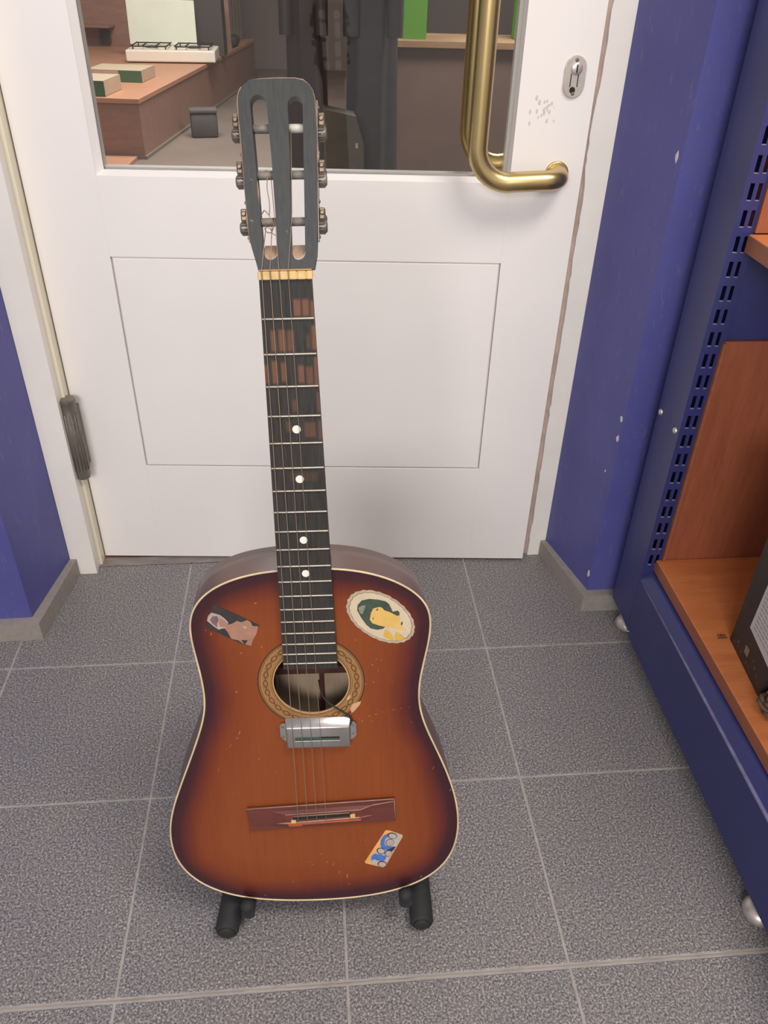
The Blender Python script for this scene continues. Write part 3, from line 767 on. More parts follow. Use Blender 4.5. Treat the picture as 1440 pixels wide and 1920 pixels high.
# tuners: side plates, brackets, worms, gears, rollers, buttons
roll = [(0.1343, 0), (0.0944, 1), (0.0532, 2)]
for side in (-1, 1):
    edge_x = lambda y: (0.0323 + (y - 0.035) * 0.0275) if side > 0 else (0.0316 + (y - 0.035) * 0.0325)
    b = MB()
    ya, yb = 0.0345, 0.1555
    xa, xb = edge_x(ya) * side, edge_x(yb) * side
    b.faces([(xa, ya, -0.001), (xb, yb, -0.001), (xb, yb, -0.016), (xa, ya, -0.016), (xa + side * 0.001, ya, -0.001), (xb + side * 0.001, yb, -0.001), (xb + side * 0.001, yb, -0.016), (xa + side * 0.001, ya, -0.016)],
            [(0, 1, 2, 3), (4, 5, 6, 7), (0, 1, 5, 4), (1, 2, 6, 5), (2, 3, 7, 6), (3, 0, 4, 7)])
    tp = hb_(b, 'tuner_plate', 'dark_steel')
    for y in (0.070, 0.0385, 0.112, 0.150):
        hb_(MB().lathe((side * (edge_x(y) + 0.001), y, -0.006), (side, 0, 0), [(0, 0.0018), (0.001, 0.0016), (0.0015, 0.0006)], 8), 'screw', 'dark_steel', tp)
    for y, k_ in roll:
        x = side * (edge_x(y) + 0.0012)
        tn = MB()
        tn.box(min(x, x + side * 0.0058), max(x, x + side * 0.0058), y + 0.0005, y + 0.0115, -0.0125, -0.0035, 0.0012)
        tn = hb_(tn, 'tuner_bracket', 'gold_metal', tp)
        hb_(MB().lathe((x + side * 0.003, y + 0.0068, -0.0036), (0, 0, 1), [(0, 0.0026), (0.0010, 0.0026), (0.0016, 0.0015)], 12), 'gear_screw', 'gold_metal', tn)
        g_ = MB(); pr = [(0, 0.0050)]
        g_.lathe((x, y - 0.0056, -0.0085), (side, 0, 0), [(0, 0.0056), (0.0064, 0.0056), (0.0074, 0.0040)], 14)
        for q in range(14):
            a = 2 * math.pi * q / 14
            g_.box(min(x, x + side * 0.0056), max(x, x + side * 0.0056), -0.0007, 0.0007, 0.0052, 0.0067, 0, None, Matrix.Translation((0, y - 0.0056, -0.0085)) @ Matrix.Rotation(a, 4, 'X'))
        hb_(g_, 'gear', 'dark_steel', tn)
        hb_(MB().tube([(x + side * 0.0035, y + 0.006, -0.013), (x + side * 0.0035, y + 0.006, -0.022)], 0.0022, 8).lathe((x + side * 0.0005, y + 0.004, -0.022), (0, 0, -1), [(0, 0.003), (0.003, 0.0060), (0.012, 0.0060), (0.014, 0.004)], 12), 'tuner_button', 'dark_steel', tn)
        # roller across the slot
        sx0, sx1 = (side * 0.0040, side * 0.0265)
        white = side > 0 and k_ == 0
        hb_(MB().tube([(sx0, y - 0.0005, -0.0090), (sx1, y - 0.0005, -0.0090)], 0.0040, 12), 'roller', 'roller_white' if white else 'roller', hs)
# string windings on rollers
rs = [(-0.0172, 0.0527, 2), (-0.0118, 0.0527, 2), (-0.0108, 0.0939, 1), (0.0122, 0.1338, 0)]
def hpt(x, y, z): return tuple(HM @ Vector((x, y, z)) - LO)
for x, y, k_ in rs:
    P = []
    for q in range(61):
        a = q / 60 * 2 * math.pi * 5
        P.append(hpt(x - 0.0025 + 0.005 * q / 60, y + 0.0036 * math.cos(a), -0.0090 + 0.0036 * math.sin(a)))
    gb_(MB().tube(P, 0.00045, 5), 'string_winding', 'string', hs)
P = [hpt(-0.0145 + 0.0012 * random.gauss(0, 1), 0.0944 + 0.0040 * math.cos(q * 1.1), -0.0090 + 0.0040 * math.sin(q * 1.1)) for q in range(26)]
gb_(MB().tube(P, 0.0004, 5), 'string_winding', 'string', hs)
# loose curled end
P = [hpt(*p) for p in [(-0.0190, 0.0600, -0.004), (-0.0160, 0.0620, 0.001), (-0.0110, 0.0560, 0.003), (-0.0085, 0.0490, 0.001), (-0.0110, 0.0430, -0.001), (-0.0150, 0.0430, 0.002), (-0.0165, 0.0465, 0.003), (-0.0120, 0.0465, 0.002), (-0.0100, 0.0420, 0.001), (-0.0070, 0.0400, 0.000)]]
gb_(MB().tube([tuple(p) for p in spline(P, 5, False)], 0.0005, 5), 'string_end', 'string', hs)
P = [hpt(*p) for p in [(-0.0125, 0.0930, -0.0055), (-0.0130, 0.0820, -0.003), (-0.0115, 0.0680, -0.002), (-0.0125, 0.0580, -0.004)]]
gb_(MB().tube([tuple(p) for p in spline(P, 5, False)], 0.0005, 5), 'string_end', 'string', hs)

# bridge (slightly askew)
BM = Matrix.Translation((0.0020, -0.6685, 0)) @ Matrix.Rotation(math.radians(3.0), 4, 'Z')
def bb(b, name, mat, parent=None):
    o = b.build(name, mat, parent or guitar); o.data.transform(Matrix.Translation(LO) @ BM); return o
b = MB(); b.box(-0.0945, 0.0945, -0.0185, 0.0190, ZB + 0.0002, -0.0035, 0.0012)
br = bb(b, 'bridge', 'bridge_wood')
b = MB()
top = [(-0.058, -0.0165), (-0.046, -0.012), (0.048, -0.012), (0.062, -0.0165)]
vs_ = [(-0.064, -0.010, -0.0034), (0.064, -0.010, -0.0034), (0.064, 0.012, -0.0034), (-0.064, 0.012, -0.0034), (-0.046, -0.0085, 0.0005), (0.050, -0.0085, 0.0005), (0.050, 0.0085, 0.0005), (-0.046, 0.0085, 0.0005)]
b.faces(vs_, [(4, 5, 6, 7), (0, 1, 5, 4), (1, 2, 6, 5), (2, 3, 7, 6), (3, 0, 4, 7)])
bb(b, 'bridge_ridge', 'bridge_wood', br)
bb(MB().box(-0.0365, 0.0385, -0.0005, 0.0048, 0.0003, 0.0009), 'saddle_slot', 'dark', br)
bb(MB().box(-0.0395, -0.0330, -0.0045, -0.0002, -0.001, 0.0030, 0.0006), 'saddle', 'bone', br)
bb(MB().box(0.0365, 0.0430, -0.0025, 0.0030, -0.001, 0.0032, 0.0006), 'saddle', 'bone', br)
b = MB()
b.tube([(-0.0943, 0.0186, -0.0037), (0.0943, 0.0186, -0.0037)], 0.0007, 6)
b.tube([(0.0942, 0.0186, -0.0037), (0.0942, -0.014, -0.0037)], 0.0005, 6)
b.tube([(-0.046, 0.0083, 0.0003), (0.050, 0.0083, 0.0003), (0.066, 0.0115, -0.0032), (0.093, 0.0150, -0.0033)], 0.0006, 6)
b.tube([(-0.036, 0.0052, 0.0008), (0.036, 0.0052, 0.0008)], 0.0006, 6)
b.tube([(-0.060, -0.0080, -0.0028), (-0.046, -0.0052, 0.0006), (0.045, -0.0040, 0.0006), (0.064, -0.0050, -0.0028)], [0.0003, 0.0011, 0.0011, 0.0003], 6)
bb(b, 'worn_or_highlight_edge', 'wear_pink', br)
b = MB(); b.box(-0.044, 0.050, -0.0098, -0.0066, -0.0034, 0.0006, 0.0004)
b.box(-0.044, -0.027, -0.0150, -0.0099, -0.0036, -0.0024, 0.0004)
bb(b, 'worn_patch', 'wear_orange', br)

# pickup
b = MB(); zt_, z0_ = 0.0016, ZB + 0.0003
fc = b.faces([(-0.0362, -0.5562, z0_), (0.0442, -0.5562, z0_), (0.0442, -0.5160, z0_), (-0.0362, -0.5160, z0_), (-0.0342, -0.5552, zt_), (0.0424, -0.5552, zt_), (0.0424, -0.5255, zt_), (-0.0342, -0.5255, zt_)],
             [(0, 1, 2, 3), (4, 5, 6, 7), (0, 1, 5, 4), (1, 2, 6, 5), (2, 3, 7, 6), (3, 0, 4, 7)])
bmesh.ops.bevel(b.bm, geom=list({e_ for f_ in fc for e_ in f_.edges}), offset=0.0011, segments=2, affect='EDGES', profile=0.5)
pk = gb_(b, 'pickup', 'chrome'); smooth(pk, 60)
for sx, x0_, x1_ in ((-1, -0.0352, -0.0425), (1, 0.0432, 0.0505)):
    b = MB()
    b.prism([(x0_, -0.5220), (x1_ - sx * 0.002, -0.5228), (x1_, -0.5255), (x1_, -0.5420), (x1_ - sx * 0.003, -0.5465), (x0_, -0.5500)], -0.0060, -0.0046, 0.0003)
    gb_(b, 'mounting_tab', 'chrome', pk)
for x_, y_ in ((-0.0392, -0.5270), (-0.0392, -0.5420), (0.0470, -0.5268), (0.0468, -0.5395)):
    gb_(MB().lathe((x_, y_, -0.0046), (0, 0, 1), [(0, 0.0016), (0.0006, 0.0015), (0.0009, 0.0006)], 10), 'screw', 'dark_steel', pk)
gb_(MB().box(-0.0240, 0.0300, -0.5440, -0.5388, 0.0005, 0.00175), 'coil_window', 'green', pk)
gb_(MB().box(0.006, 0.0300, -0.5408, -0.5388, 0.0005, 0.0019), 'coil_shade', 'dark', pk)
gb_(MB().box(-0.0245, 0.0305, -0.5452, -0.5442, 0.0005, 0.0022, 0.0003), 'window_lip', 'chrome', pk)
P = spline([(0.006, -0.478, -0.030), (0.0113, -0.4889, -0.012), (0.0247, -0.5004, -0.0062), (0.0372, -0.5101, -0.0055), (0.0440, -0.5165, -0.0055), (0.0452, -0.5225, -0.0052), (0.0425, -0.5280, -0.0040)], 6, False)
gb_(MB().tube([tuple(p) for p in P], 0.0010, 8), 'pickup_wire', 'black', pk)

# strings
sad = [(-0.0280, 0.0032), (-0.0160, 0.0034), (-0.0042, 0.0036), (0.0080, 0.0038)]
for k_, (x, y, r0) in enumerate(rs):
    nx_ = xs[k_]
    h = hpt(x + (0.0015 if k_ < 3 else -0.001), y, -0.0053)
    ys = -0.6655 + (sad[k_][0]) * 0.05
    P = [h, (nx_, 0.0078, 0.0013), (nx_, 0.0003, 0.0013), (sad[k_][0], ys, sad[k_][1]), (sad[k_][0], ys - 0.012, -0.0005)]
    if k_ == 3: P.insert(1, hpt(0.0092, 0.060, 0.0006))
    gb_(MB().tube(P, (0.00042, 0.0004, 0.00034, 0.0003)[k_], 6), 'string', 'string')

# stickers (flat prints)
def local_poly(cx, cy, ang, pts, sx=1, sy=1):
    ca, sa = math.cos(ang), math.sin(ang)
    return [(cx + ca * p[0] * sx - sa * p[1] * sy, cy + sa * p[0] * sx + ca * p[1] * sy) for p in pts]
def stk(mats):
    b = MB(); lv_ = 0
    for m, poly in mats:
        lv_ += 1
        if lv_ == 1: b.prism(poly, ZB + 0.0002, ZB + 0.0004, 0, m)
        else: b.flat(poly, ZB + 0.0004 + 0.00005 * lv_, m)
    return b
# oval portrait decal; coordinates in px of a 1440x1186 close view mapped to the soundboard
def zo(u, w): # affine fit of the measured corners
    U = (u - 713) / 550.0; V_ = (w - 560) / 425.0
    return (0.0836 + 0.0396 * U + 0.0009 * V_, -0.3778 - 0.0047 * U - 0.0355 * V_)
ov = []
for q in range(64):
    a = 2 * math.pi * q / 64; ca, sa = math.cos(a), math.sin(a)
    r = 1 + 0.016 * math.sin(q * 2.4) + (0.02 if 20 < q < 30 else 0)
    u0, w0 = 560 * ca * r, 372 * sa * r; t = math.radians(24)
    ov.append(zo(713 + u0 * math.cos(t) - w0 * math.sin(t), 560 + u0 * math.sin(t) + w0 * math.cos(t)))
def ovs(s): return [(0.0836 + (p[0] - 0.0836) * s, -0.3778 + (p[1] + 0.3778) * s) for p in ov]
hair = [(340, 480), (350, 400), (420, 320), (540, 285), (680, 285), (800, 305), (850, 340), (880, 400), (905, 460), (980, 435), (1012, 460), (1010, 510), (960, 520), (860, 470), (770, 450), (740, 410), (690, 400), (600, 430), (560, 500), (530, 610), (570, 670), (680, 700), (780, 705), (740, 745), (640, 770), (540, 755), (470, 700), (400, 600)]
shine = [(360, 440), (420, 400), (480, 390), (450, 470), (420, 540), (380, 520)]
face = [(590, 440), (660, 415), (720, 400), (770, 445), (860, 470), (960, 515), (1015, 520), (1010, 620), (1060, 690), (1110, 745), (960, 735), (860, 710), (760, 710), (650, 690), (570, 660), (530, 615), (550, 540), (580, 480)]
col1 = [(735, 850), (770, 750), (830, 780), (880, 840), (895, 930), (830, 910), (760, 880)]
lap = [(800, 705), (870, 770), (915, 850), (905, 925), (885, 850), (840, 780)]
col2 = [(920, 870), (940, 770), (1010, 810), (1080, 860), (1030, 910), (930, 920)]
Z_ = lambda L: [zo(*p) for p in L]
gl2 = [(1090, 390), (1170, 440), (1210, 520), (1150, 480)]
o = gb_(stk([('s_rim', ovs(1.0)), ('s_green', ovs(0.918)), ('s_cream', ovs(0.905)), ('s_green', Z_(hair)), ('s_greylight', Z_(shine)), ('s_yellow', Z_(face)), ('s_gold', Z_(col1)), ('s_cream', Z_(lap)), ('s_gold', Z_(col2)), ('s_green', Z_([(1025, 650), (1035, 610), (1060, 605), (1050, 650), (1035, 670)])), ('s_green', Z_([(575, 590), (590, 570), (597, 590), (582, 605)])), ('s_green', Z_([(645, 440), (670, 425), (672, 450), (650, 462)]))]), 'sticker')
label(o, 'oval cream decal with a dark-haired head in profile')
def zt(u, w):
    U = (u - 700) / 515.0; V_ = (w - 530) / 360.0
    return (-0.0864 + 0.0305 * U + 0.0002 * V_, -0.3834 - 0.0010 * U - 0.0270 * V_)
sk = [(600, 520), (690, 500), (790, 450), (870, 475), (990, 435), (1050, 470), (1080, 540), (1190, 545), (1140, 680), (1060, 790), (1010, 900), (880, 870), (780, 800), (640, 770), (585, 650), (540, 590)]
o = gb_(stk([('s_dark', [zt(*p) for p in [(370, 160), (760, 320), (1220, 535), (1130, 650), (1080, 760), (990, 900), (880, 880), (620, 770), (170, 560), (260, 360)]]), ('s_pale', [zt(*p) for p in [(215, 450), (250, 360), (320, 305), (480, 350), (560, 410), (620, 480), (580, 580), (480, 590), (420, 610), (330, 550)]]), ('s_mauve', [zt(*p) for p in [(270, 440), (330, 370), (420, 370), (440, 430), (400, 510), (400, 570), (320, 510)]]), ('s_skin', [zt(*p) for p in [(430, 440), (470, 400), (560, 450), (620, 530), (560, 570), (440, 550)]]), ('s_skin', [zt(*p) for p in sk]), ('s_pale', [zt(*p) for p in [(900, 540), (960, 560), (940, 590), (900, 570)]]), ('s_dark', [zt(*p) for p in [(830, 790), (960, 800), (890, 880)]])]), 'sticker')
label(o, 'torn dark card picture of a figure')
def zq(u, w):
    U = (u - 1180) / 150.0; V_ = (w - 514) / 148.0
    return (0.0803 + 0.0256 * U + 0.0001 * V_, -0.7343 + 0.0016 * U - 0.0325 * V_)
def ell(cx_, cy_, rx, ry, rot=0): return [zq(cx_ + rx * math.cos(a) * math.cos(rot) - ry * math.sin(a) * math.sin(rot), cy_ + rx * math.cos(a) * math.sin(rot) + ry * math.sin(a) * math.cos(rot)) for a in [2 * math.pi * q / 14 for q in range(14)]]
Q_ = lambda L: [zq(*p) for p in L]
o = gb_(stk([('s_orange', Q_([(1198, 366), (1225, 368), (1325, 410), (1330, 425), (1190, 655), (1170, 664), (1035, 618), (1030, 605)])),
  ('s_grey', Q_([(1250, 384), (1325, 412), (1318, 440), (1185, 658), (1150, 655), (1085, 625), (1070, 600), (1075, 570), (1100, 545), (1130, 515), (1155, 490), (1160, 440), (1185, 410), (1215, 392)])),
  ('s_blue', Q_([(1155, 470), (1162, 435), (1185, 405), (1215, 392), (1222, 412), (1195, 436), (1188, 470), (1200, 490), (1270, 500), (1262, 530), (1200, 526), (1160, 500)])),
  ('s_blue', Q_([(1078, 590), (1085, 560), (1110, 545), (1160, 556), (1198, 575), (1190, 604), (1165, 614), (1130, 600), (1100, 600)])),
  ('s_dark', ell(1250, 412, 38, 25, 0.3)), ('s_grey', ell(1252, 414, 31, 19, 0.3)), ('s_dark', ell(1230, 465, 34, 30)), ('s_pale', ell(1232, 466, 31, 27)),
  ('s_dark', ell(1158, 526, 34, 24, 0.4)), ('s_grey', ell(1160, 526, 28, 19, 0.4)), ('s_dark', ell(1216, 550, 30, 26)), ('s_pale', ell(1218, 551, 26, 22)),
  ('s_dark', Q_([(1262, 500), (1275, 500), (1245, 535), (1205, 524)])), ('s_dark', ell(1165, 632, 36, 24, 0.2)), ('s_pale', ell(1166, 634, 31, 20, 0.2)), ('s_grey', ell(1108, 608, 26, 20, 0.4))]), 'sticker')
label(o, 'small orange and blue sticker below the bridge')

# knocks and scratches through the lacquer
b = MB(); r_ = random.Random(21)
for x_, y_, a_, c_ in [(0.0828,-0.4366,0.00113,0.00067),(0.072,-0.4432,0.00189,0.0009),(0.0769,-0.435,0.0015,0.00067),(0.079,-0.4511,0.00114,0.00091),(0.0731,-0.4674,0.00133,0.00069),(0.077,-0.4647,0.00095,0.00046),(0.0631,-0.47,0.00114,0.00184),(0.0667,-0.5171,0.00233,0.00072),(0.0752,-0.5144,0.00233,0.0006),(0.0838,-0.5117,0.00272,0.0006),(0.096,-0.5085,0.0031,0.00059),(0.1057,-0.5071,0.0031,0.00047),(0.1154,-0.5054,0.00233,0.00047),(0.0579,-0.5243,0.00097,0.00144),(0.0701,-0.5247,0.00117,0.00072),(0.0544,-0.5211,0.00078,0.00096),(-0.0929,-0.537,0.00136,0.0034),(-0.096,-0.5445,0.00234,0.00122),(-0.1057,-0.5565,0.00078,0.00395),(-0.111,-0.561,0.00059,0.00198),(-0.1239,-0.5935,0.0006,0.00458),(-0.091,-0.4763,0.00152,0.00139),(-0.0717,-0.578,0.00139,0.001),(-0.058,-0.3551,0.00217,0.00104),(-0.0802,-0.4215,0.0026,0.00066),(-0.0698,-0.4227,0.00186,0.00044),(-0.0558,-0.414,0.00093,0.00175),(-0.1123,-0.3945,0.00073,0.00302),(-0.1182,-0.3895,0.00091,0.00086),(-0.01,-0.5851,0.0008,0.00101),(-0.0534,-0.5993,0.0008,0.00102),(-0.0025,-0.7399,0.00106,0.00143),(0.0047,-0.7546,0.00106,0.0026),(0.0126,-0.7585,0.00085,0.00347),(0.02,-0.7734,0.00086,0.0041),(0.0305,-0.7811,0.00086,0.0053),(-0.0192,-0.7535,0.00085,0.00115),(-0.0141,-0.7574,0.00213,0.00058),(0.0424,-0.7453,0.00085,0.00115),(0.0564,-0.7176,0.00126,0.0014),(0.08,-0.5852,0.0006,0.00101),(0.1177,-0.5279,0.00059,0.00097),(0.0326,-0.796,0.00065,0.00238),(-0.1091,-0.6329,0.00061,0.00105),(-0.0427,-0.7891,0.00086,0.00089),(0.1452,-0.6004,0.00061,0.00308),(0.1672,-0.637,0.00102,0.00238),(-0.0822,-0.8115,0.00173,0.0012),(0.1303,-0.786,0.00173,0.00118),(0.0531,-0.408,0.00074,0.00175),(0.0527,-0.3863,0.00055,0.00129),(0.0476,-0.3675,0.00055,0.00105),(0.0738,-0.4196,0.00056,0.00154),(0.0953,-0.4682,0.00057,0.00069),(0.0971,-0.6179,0.00061,0.00078),(0.0187,-0.6149,0.00061,0.00078),(-0.0689,-0.5123,0.00039,0.00071),(-0.052,-0.449,0.00056,0.00068)]:
    # ragged sliver along the longer axis, tipped a little
    tip = r_.uniform(0.15, 0.5) * (1 if r_.random() < 0.75 else -1) if max(a_, c_) > 0.0016 else 0
    pts = []
    for q in range(9):
        t = 2 * math.pi * q / 9; rr = r_.uniform(0.45, 0.95)
        px, py = a_ * 1.05 * rr * math.cos(t), c_ * 1.05 * rr * math.sin(t)
        pts.append((x_ + px * math.cos(tip) + py * math.sin(tip), y_ - px * math.sin(tip) * -1 + py * math.cos(tip)))
    b.flat(pts, ZB + 0.00022)
o = gb_(b, 'scratches', 'scratch', sb); o['kind'] = 'stuff'

# ------------------------------------------------------------------ guitar stand
stand = tag(empty('guitar_stand', (-0.07, -0.80, 0)), 'black foam-padded folding stand holding the sunburst guitar upright', 'guitar stand')
SO = Vector((0.07, 0.80, 0))
def sb_(b, name, mat, parent=None): return b.build(name, mat, parent or stand, offset=SO)
def G(x, y, z): return gO + gX * x + gY * y + gN * z
apex = Vector((-0.075, -0.600, 0.40))
for sx, x0_, x1_, y0_, ax_, ry in ((-1, -0.2010, -0.1900, -0.855, -0.105, -0.8185), (1, 0.0660, 0.0580, -0.845, 0.1085, -0.8072)):
    R = 0.0162
    P = [(x0_, y0_, R + 0.0003), (x0_, y0_ + 0.004, R + 0.0003), (x1_, -0.62, R + 0.0003), (x1_, -0.585, R + 0.0003)]
    leg = sb_(MB().tube(P, [R * 0.82, R, R, R], 20), 'leg', 'black')
    sb_(MB().lathe((x0_, y0_ + 0.0002, R + 0.0003), (0, -1, 0), [(0, R * 0.82), (0.003, R * 0.55), (0.0035, 0.001)], 20), 'end_cap', 'black', leg)
    up = [(x1_, -0.59, R), (x1_ * 0.9 + apex.x * 0.1, -0.588, 0.06), (apex.x + sx * 0.012, apex.y, apex.z)]
    sb_(MB().tube(up, 0.011, 14), 'upright', 'black')
    a0, a1 = G(ax_, ry - 0.012, 0.006), G(ax_, ry - 0.012, -0.112)
    mid = Vector((x1_, -0.600, 0.060))
    arm = sb_(MB().tube([a0, a1, (a1 + mid) / 2 + Vector((0, 0.006, 0)), mid], 0.0090, 14), 'support_arm', 'black')
    sb_(MB().lathe(G(ax_, ry + 0.0010, -0.0035), gN, [(0, 0.005), (0.002, 0.0085), (0.007, 0.0098), (0.012, 0.0085), (0.0155, 0.004), (0.016, 0.0005)], 16), 'arm_tip', 'black', arm)
sb_(MB().tube([(-0.100, apex.y, apex.z), (-0.050, apex.y, apex.z)], 0.014, 14), 'hinge_knob', 'black')
sb_(MB().tube([(-0.16, -0.592, 0.10), (0.03, -0.592, 0.10)], 0.008, 12), 'cross_bar', 'black')

# ------------------------------------------------------------------ blue shelving bay on the right
bay = tag(empty('shelving_bay', tuple(GM @ Vector((0.4705, -0.60, 0))), TH), 'navy steel shelving bay with cherry wood shelves standing against the right wall', 'shelving')
BO = Vector((-0.4705, 0.60, 0))
def bay_(b, name, mat, parent=None): return b.build(name, mat, parent or bay, offset=BO)
XR = 1.45
# plinth side with bevelled top
prof = [(-0.9, 0.0)]
b = MB()
side = [(-1.15, 0.0395), (-0.340, 0.0395), (-0.327, 0.049), (-0.240, 0.0625), (-0.240, 0.176), (-1.15, 0.176)]
vs_ = [(0.4705, p[0], p[1]) for p in side] + [(0.4850, -1.15, 0.1945), (0.4850, -0.240, 0.1945), (0.52, -1.15, 0.1945), (0.52, -0.240, 0.1945)] + [(0.4735, p[0], p[1]) for p in side[:4]]
b.faces(vs_, [(0, 1, 2, 3, 4, 5), (5, 4, 7, 6), (6, 7, 9, 8), (0, 1, 11, 10), (1, 2, 12, 11), (2, 3, 13, 12)])
b.box(0.4735, XR, -1.15, -1.10, 0.0395, 0.19)
o = bay_(b, 'plinth', 'navy')
md = o.modifiers.new('bevel', 'BEVEL'); md.width = 0.003; md.segments = 2; md.limit_method = 'ANGLE'
b = MB().tube([(0.4712, -1.14, 0.1768), (0.4712, -0.9, 0.1768), (0.4712, -0.6, 0.1768), (0.4712, -0.345, 0.1768)], [0.0034, 0.0034, 0.0028, 0.0020], 8)
bay_(b, 'worn_or_highlight_edge', 'edge_highlight', o)  # paler stripe along the plinth fold: its highlight put in as colour
bay_(MB().tube([(0.4708, -0.240, 0.0620), (0.4708, -0.327, 0.0485), (0.4708, -0.334, 0.055)], 0.0010, 6), 'pale_edge', 'chip', o)  # pale line along the lower edge of the plinth side
# upright with two columns of slots
sl = []
zc = 0.2100
while zc < 2.2:
    for xa, xb in ((0.4775, 0.4838), (0.4896, 0.4952)):
        sl.append([(xa, zc), (xb, zc), (xb, zc + 0.0225), (xa, zc + 0.0225)])
    zc += 0.0354
b = MB(); xb_ = [0.4712, 0.4775, 0.4838, 0.4896, 0.4952, 0.5035]; zb_ = [0.0560] + [v_ for s_ in sl[::2] for v_ in (s_[0][1], s_[2][1])] + [2.2]
gv = [(x_, -0.3222, z_) for z_ in zb_ for x_ in xb_]
gf = [(r * 6 + c_, r * 6 + c_ + 1, (r + 1) * 6 + c_ + 1, (r + 1) * 6 + c_) for r in range(len(zb_) - 1) for c_ in range(5) if not (r % 2 == 1 and c_ in (1, 3))]
# returns of the tube: left and right sides, joined to the slotted face
n0 = len(gv); gv += [(0.4712, -0.2350, zb_[0]), (0.4712, -0.2350, zb_[-1]), (0.5035, -0.2350, zb_[0]), (0.5035, -0.2350, zb_[-1])]
nr = len(zb_) - 1
gf += [tuple([r * 6 for r in range(nr + 1)] + [n0 + 1, n0]), tuple([r * 6 + 5 for r in range(nr + 1)] + [n0 + 3, n0 + 2])]
b.faces(gv, gf)
bmesh.ops.remove_doubles(b.bm, verts=b.bm.verts, dist=1e-6)
up_o = bay_(b, 'upright', 'navy')
md = up_o.modifiers.new('thickness', 'SOLIDIFY'); md.thickness = 0.0016; md.offset = -1
bay_(MB().box(0.4735, 0.5012, -0.2700, -0.2600, 0.07, 2.2), 'slot_shade_backing', 'slot_dark', up_o)  # dark sheet added behind the slots, shade painted into its colour
for y_, in ((-0.2465,), (-0.3105,)):
    bay_(MB().lathe((0.4711, y_, 0.4815), (-1, 0, 0), [(0, 0.0060), (0.0015, 0.0058), (0.004, 0.0050), (0.005, 0.0030), (0.0052, 0.0005)], 10), 'bolt', 'steel', up_o)
b = MB()
for k_ in range(-2, 9):
    zc = 0.466 + 0.1368 * k_
    for q in range(3): b.box(0.4708, 0.47115, -0.3005 + 0.0115 * q, -0.2985 + 0.0115 * q, zc - 0.011, zc + 0.011)
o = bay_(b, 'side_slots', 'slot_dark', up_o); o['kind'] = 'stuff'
b = MB()
for s_ in sl[:60]:
    (xa, z0), (xb, _) = s_[0], s_[1]
    b.box(xa, xb, -0.3244, -0.3210, z0 - 0.0005, z0 + 0.0004)
o = bay_(b, 'slot_edge', pm('slot_edge_highlight', (150, 150, 180), 0.4, metal=0.3), up_o); o['kind'] = 'stuff'  # lower slot edges coloured lighter as a painted highlight
b = MB(); r_ = random.Random(11)
for _ in range(26):
    z_ = r_.uniform(0.2, 1.05); y_ = r_.uniform(-0.318, -0.24); w_ = r_.uniform(0.0004, 0.0011)
    b.box(0.4707, 0.4713, y_ - w_, y_ + w_, z_ - w_ * 1.6, z_ + w_ * 1.6)
o = bay_(b, 'paint_chips', 'chip', up_o); o['kind'] = 'stuff'
# back panels
bay_(MB().box(0.5040, XR, -0.323, -0.306, 0.1975, 0.6410, 0.001), 'back_panel', 'cherry_panel')
label(bay_(MB().box(0.5040, XR, -0.318, -0.302, 0.6415, 0.7780, 0.001), 'back_panel', 'navy'), 'navy steel back panel under the upper shelf')
bay_(MB().box(0.5000, XR, -0.3295, -0.306, 0.8045, 2.15, 0.001), 'back_panel', 'cherry_panel')
bay_(MB().box(0.5000, 0.5045, -0.3305, -0.3240, 0.1995, 0.6405), 'edge_strip', 'cherry_edge')
# shelves
def shelf(x0, y1, z0, z1, y0):
    o = bay_(MB().box(x0, XR, y0, y1, z0, z1, 0.0012), 'shelf', 'cherry_shelf')
    o2 = bay_(MB().box(x0 - 0.0012, x0 - 0.0001, y0 + 0.001, y1 - 0.001, z0 + 0.001, z1 - 0.001), 'edge_band', 'cherry_edge', o)
    return o
label(shelf(0.4917, -0.3240, 0.1972, 0.2205, -1.12), 'lower cherry shelf'); label(shelf(0.4917, -0.3300, 0.7788, 0.8037, -0.95), 'upper cherry shelf')
# feet
for x_, y_ in ((0.5005, -0.262), (0.4935, -0.858), (1.40, -0.262), (1.40, -0.858)):
    f = bay_(MB().lathe((x_, y_, 0.0003), (0, 0, 1), [(0, 0.0215), (0.004, 0.0235), (0.010, 0.0235), (0.018, 0.019), (0.022, 0.009), (0.0225, 0.006), (0.062, 0.006)], 24), 'foot', 'steel')

# ------------------------------------------------------------------ things on the lower shelf
box = tag(empty('carton', tuple(GM @ Vector((0.5365, -0.530, 0.2207))), TH - math.radians(5.2)), 'black carton with a white paper label standing on the lower cherry shelf', 'box')
b = MB(); b.box(0, 0.30, -0.122, 0.0, 0, 0.34, 0.0015); b.build('carton_shell', 'carton', box)
MB().prism([(-0.118, 0.0585), (-0.042, 0.0655), (-0.046, 0.166), (-0.118, 0.159)], 0.0002, 0.0008).build('paper_label', 'label', box)
lab = [o for o in box.children if o.name.startswith('paper_label')][0]
LM = Matrix(((0, 0, -1, 0), (1, 0, 0, 0), (0, 1, 0, 0), (0, 0, 0, 1)))
lab.data.transform(LM)
b = MB(); r_ = random.Random(2)
for row in range(11):
    z_ = 0.150 - row * 0.0075; y_ = -0.052
    while y_ > -0.106:
        w_ = r_.uniform(0.003, 0.012); b.box(-0.00115, -0.0007, y_ - w_, y_, z_ - 0.0012, z_); y_ -= w_ + 0.0025
o = b.build('label_print', 'ink', box); o['kind'] = 'stuff'
b = MB(); r_ = random.Random(4)
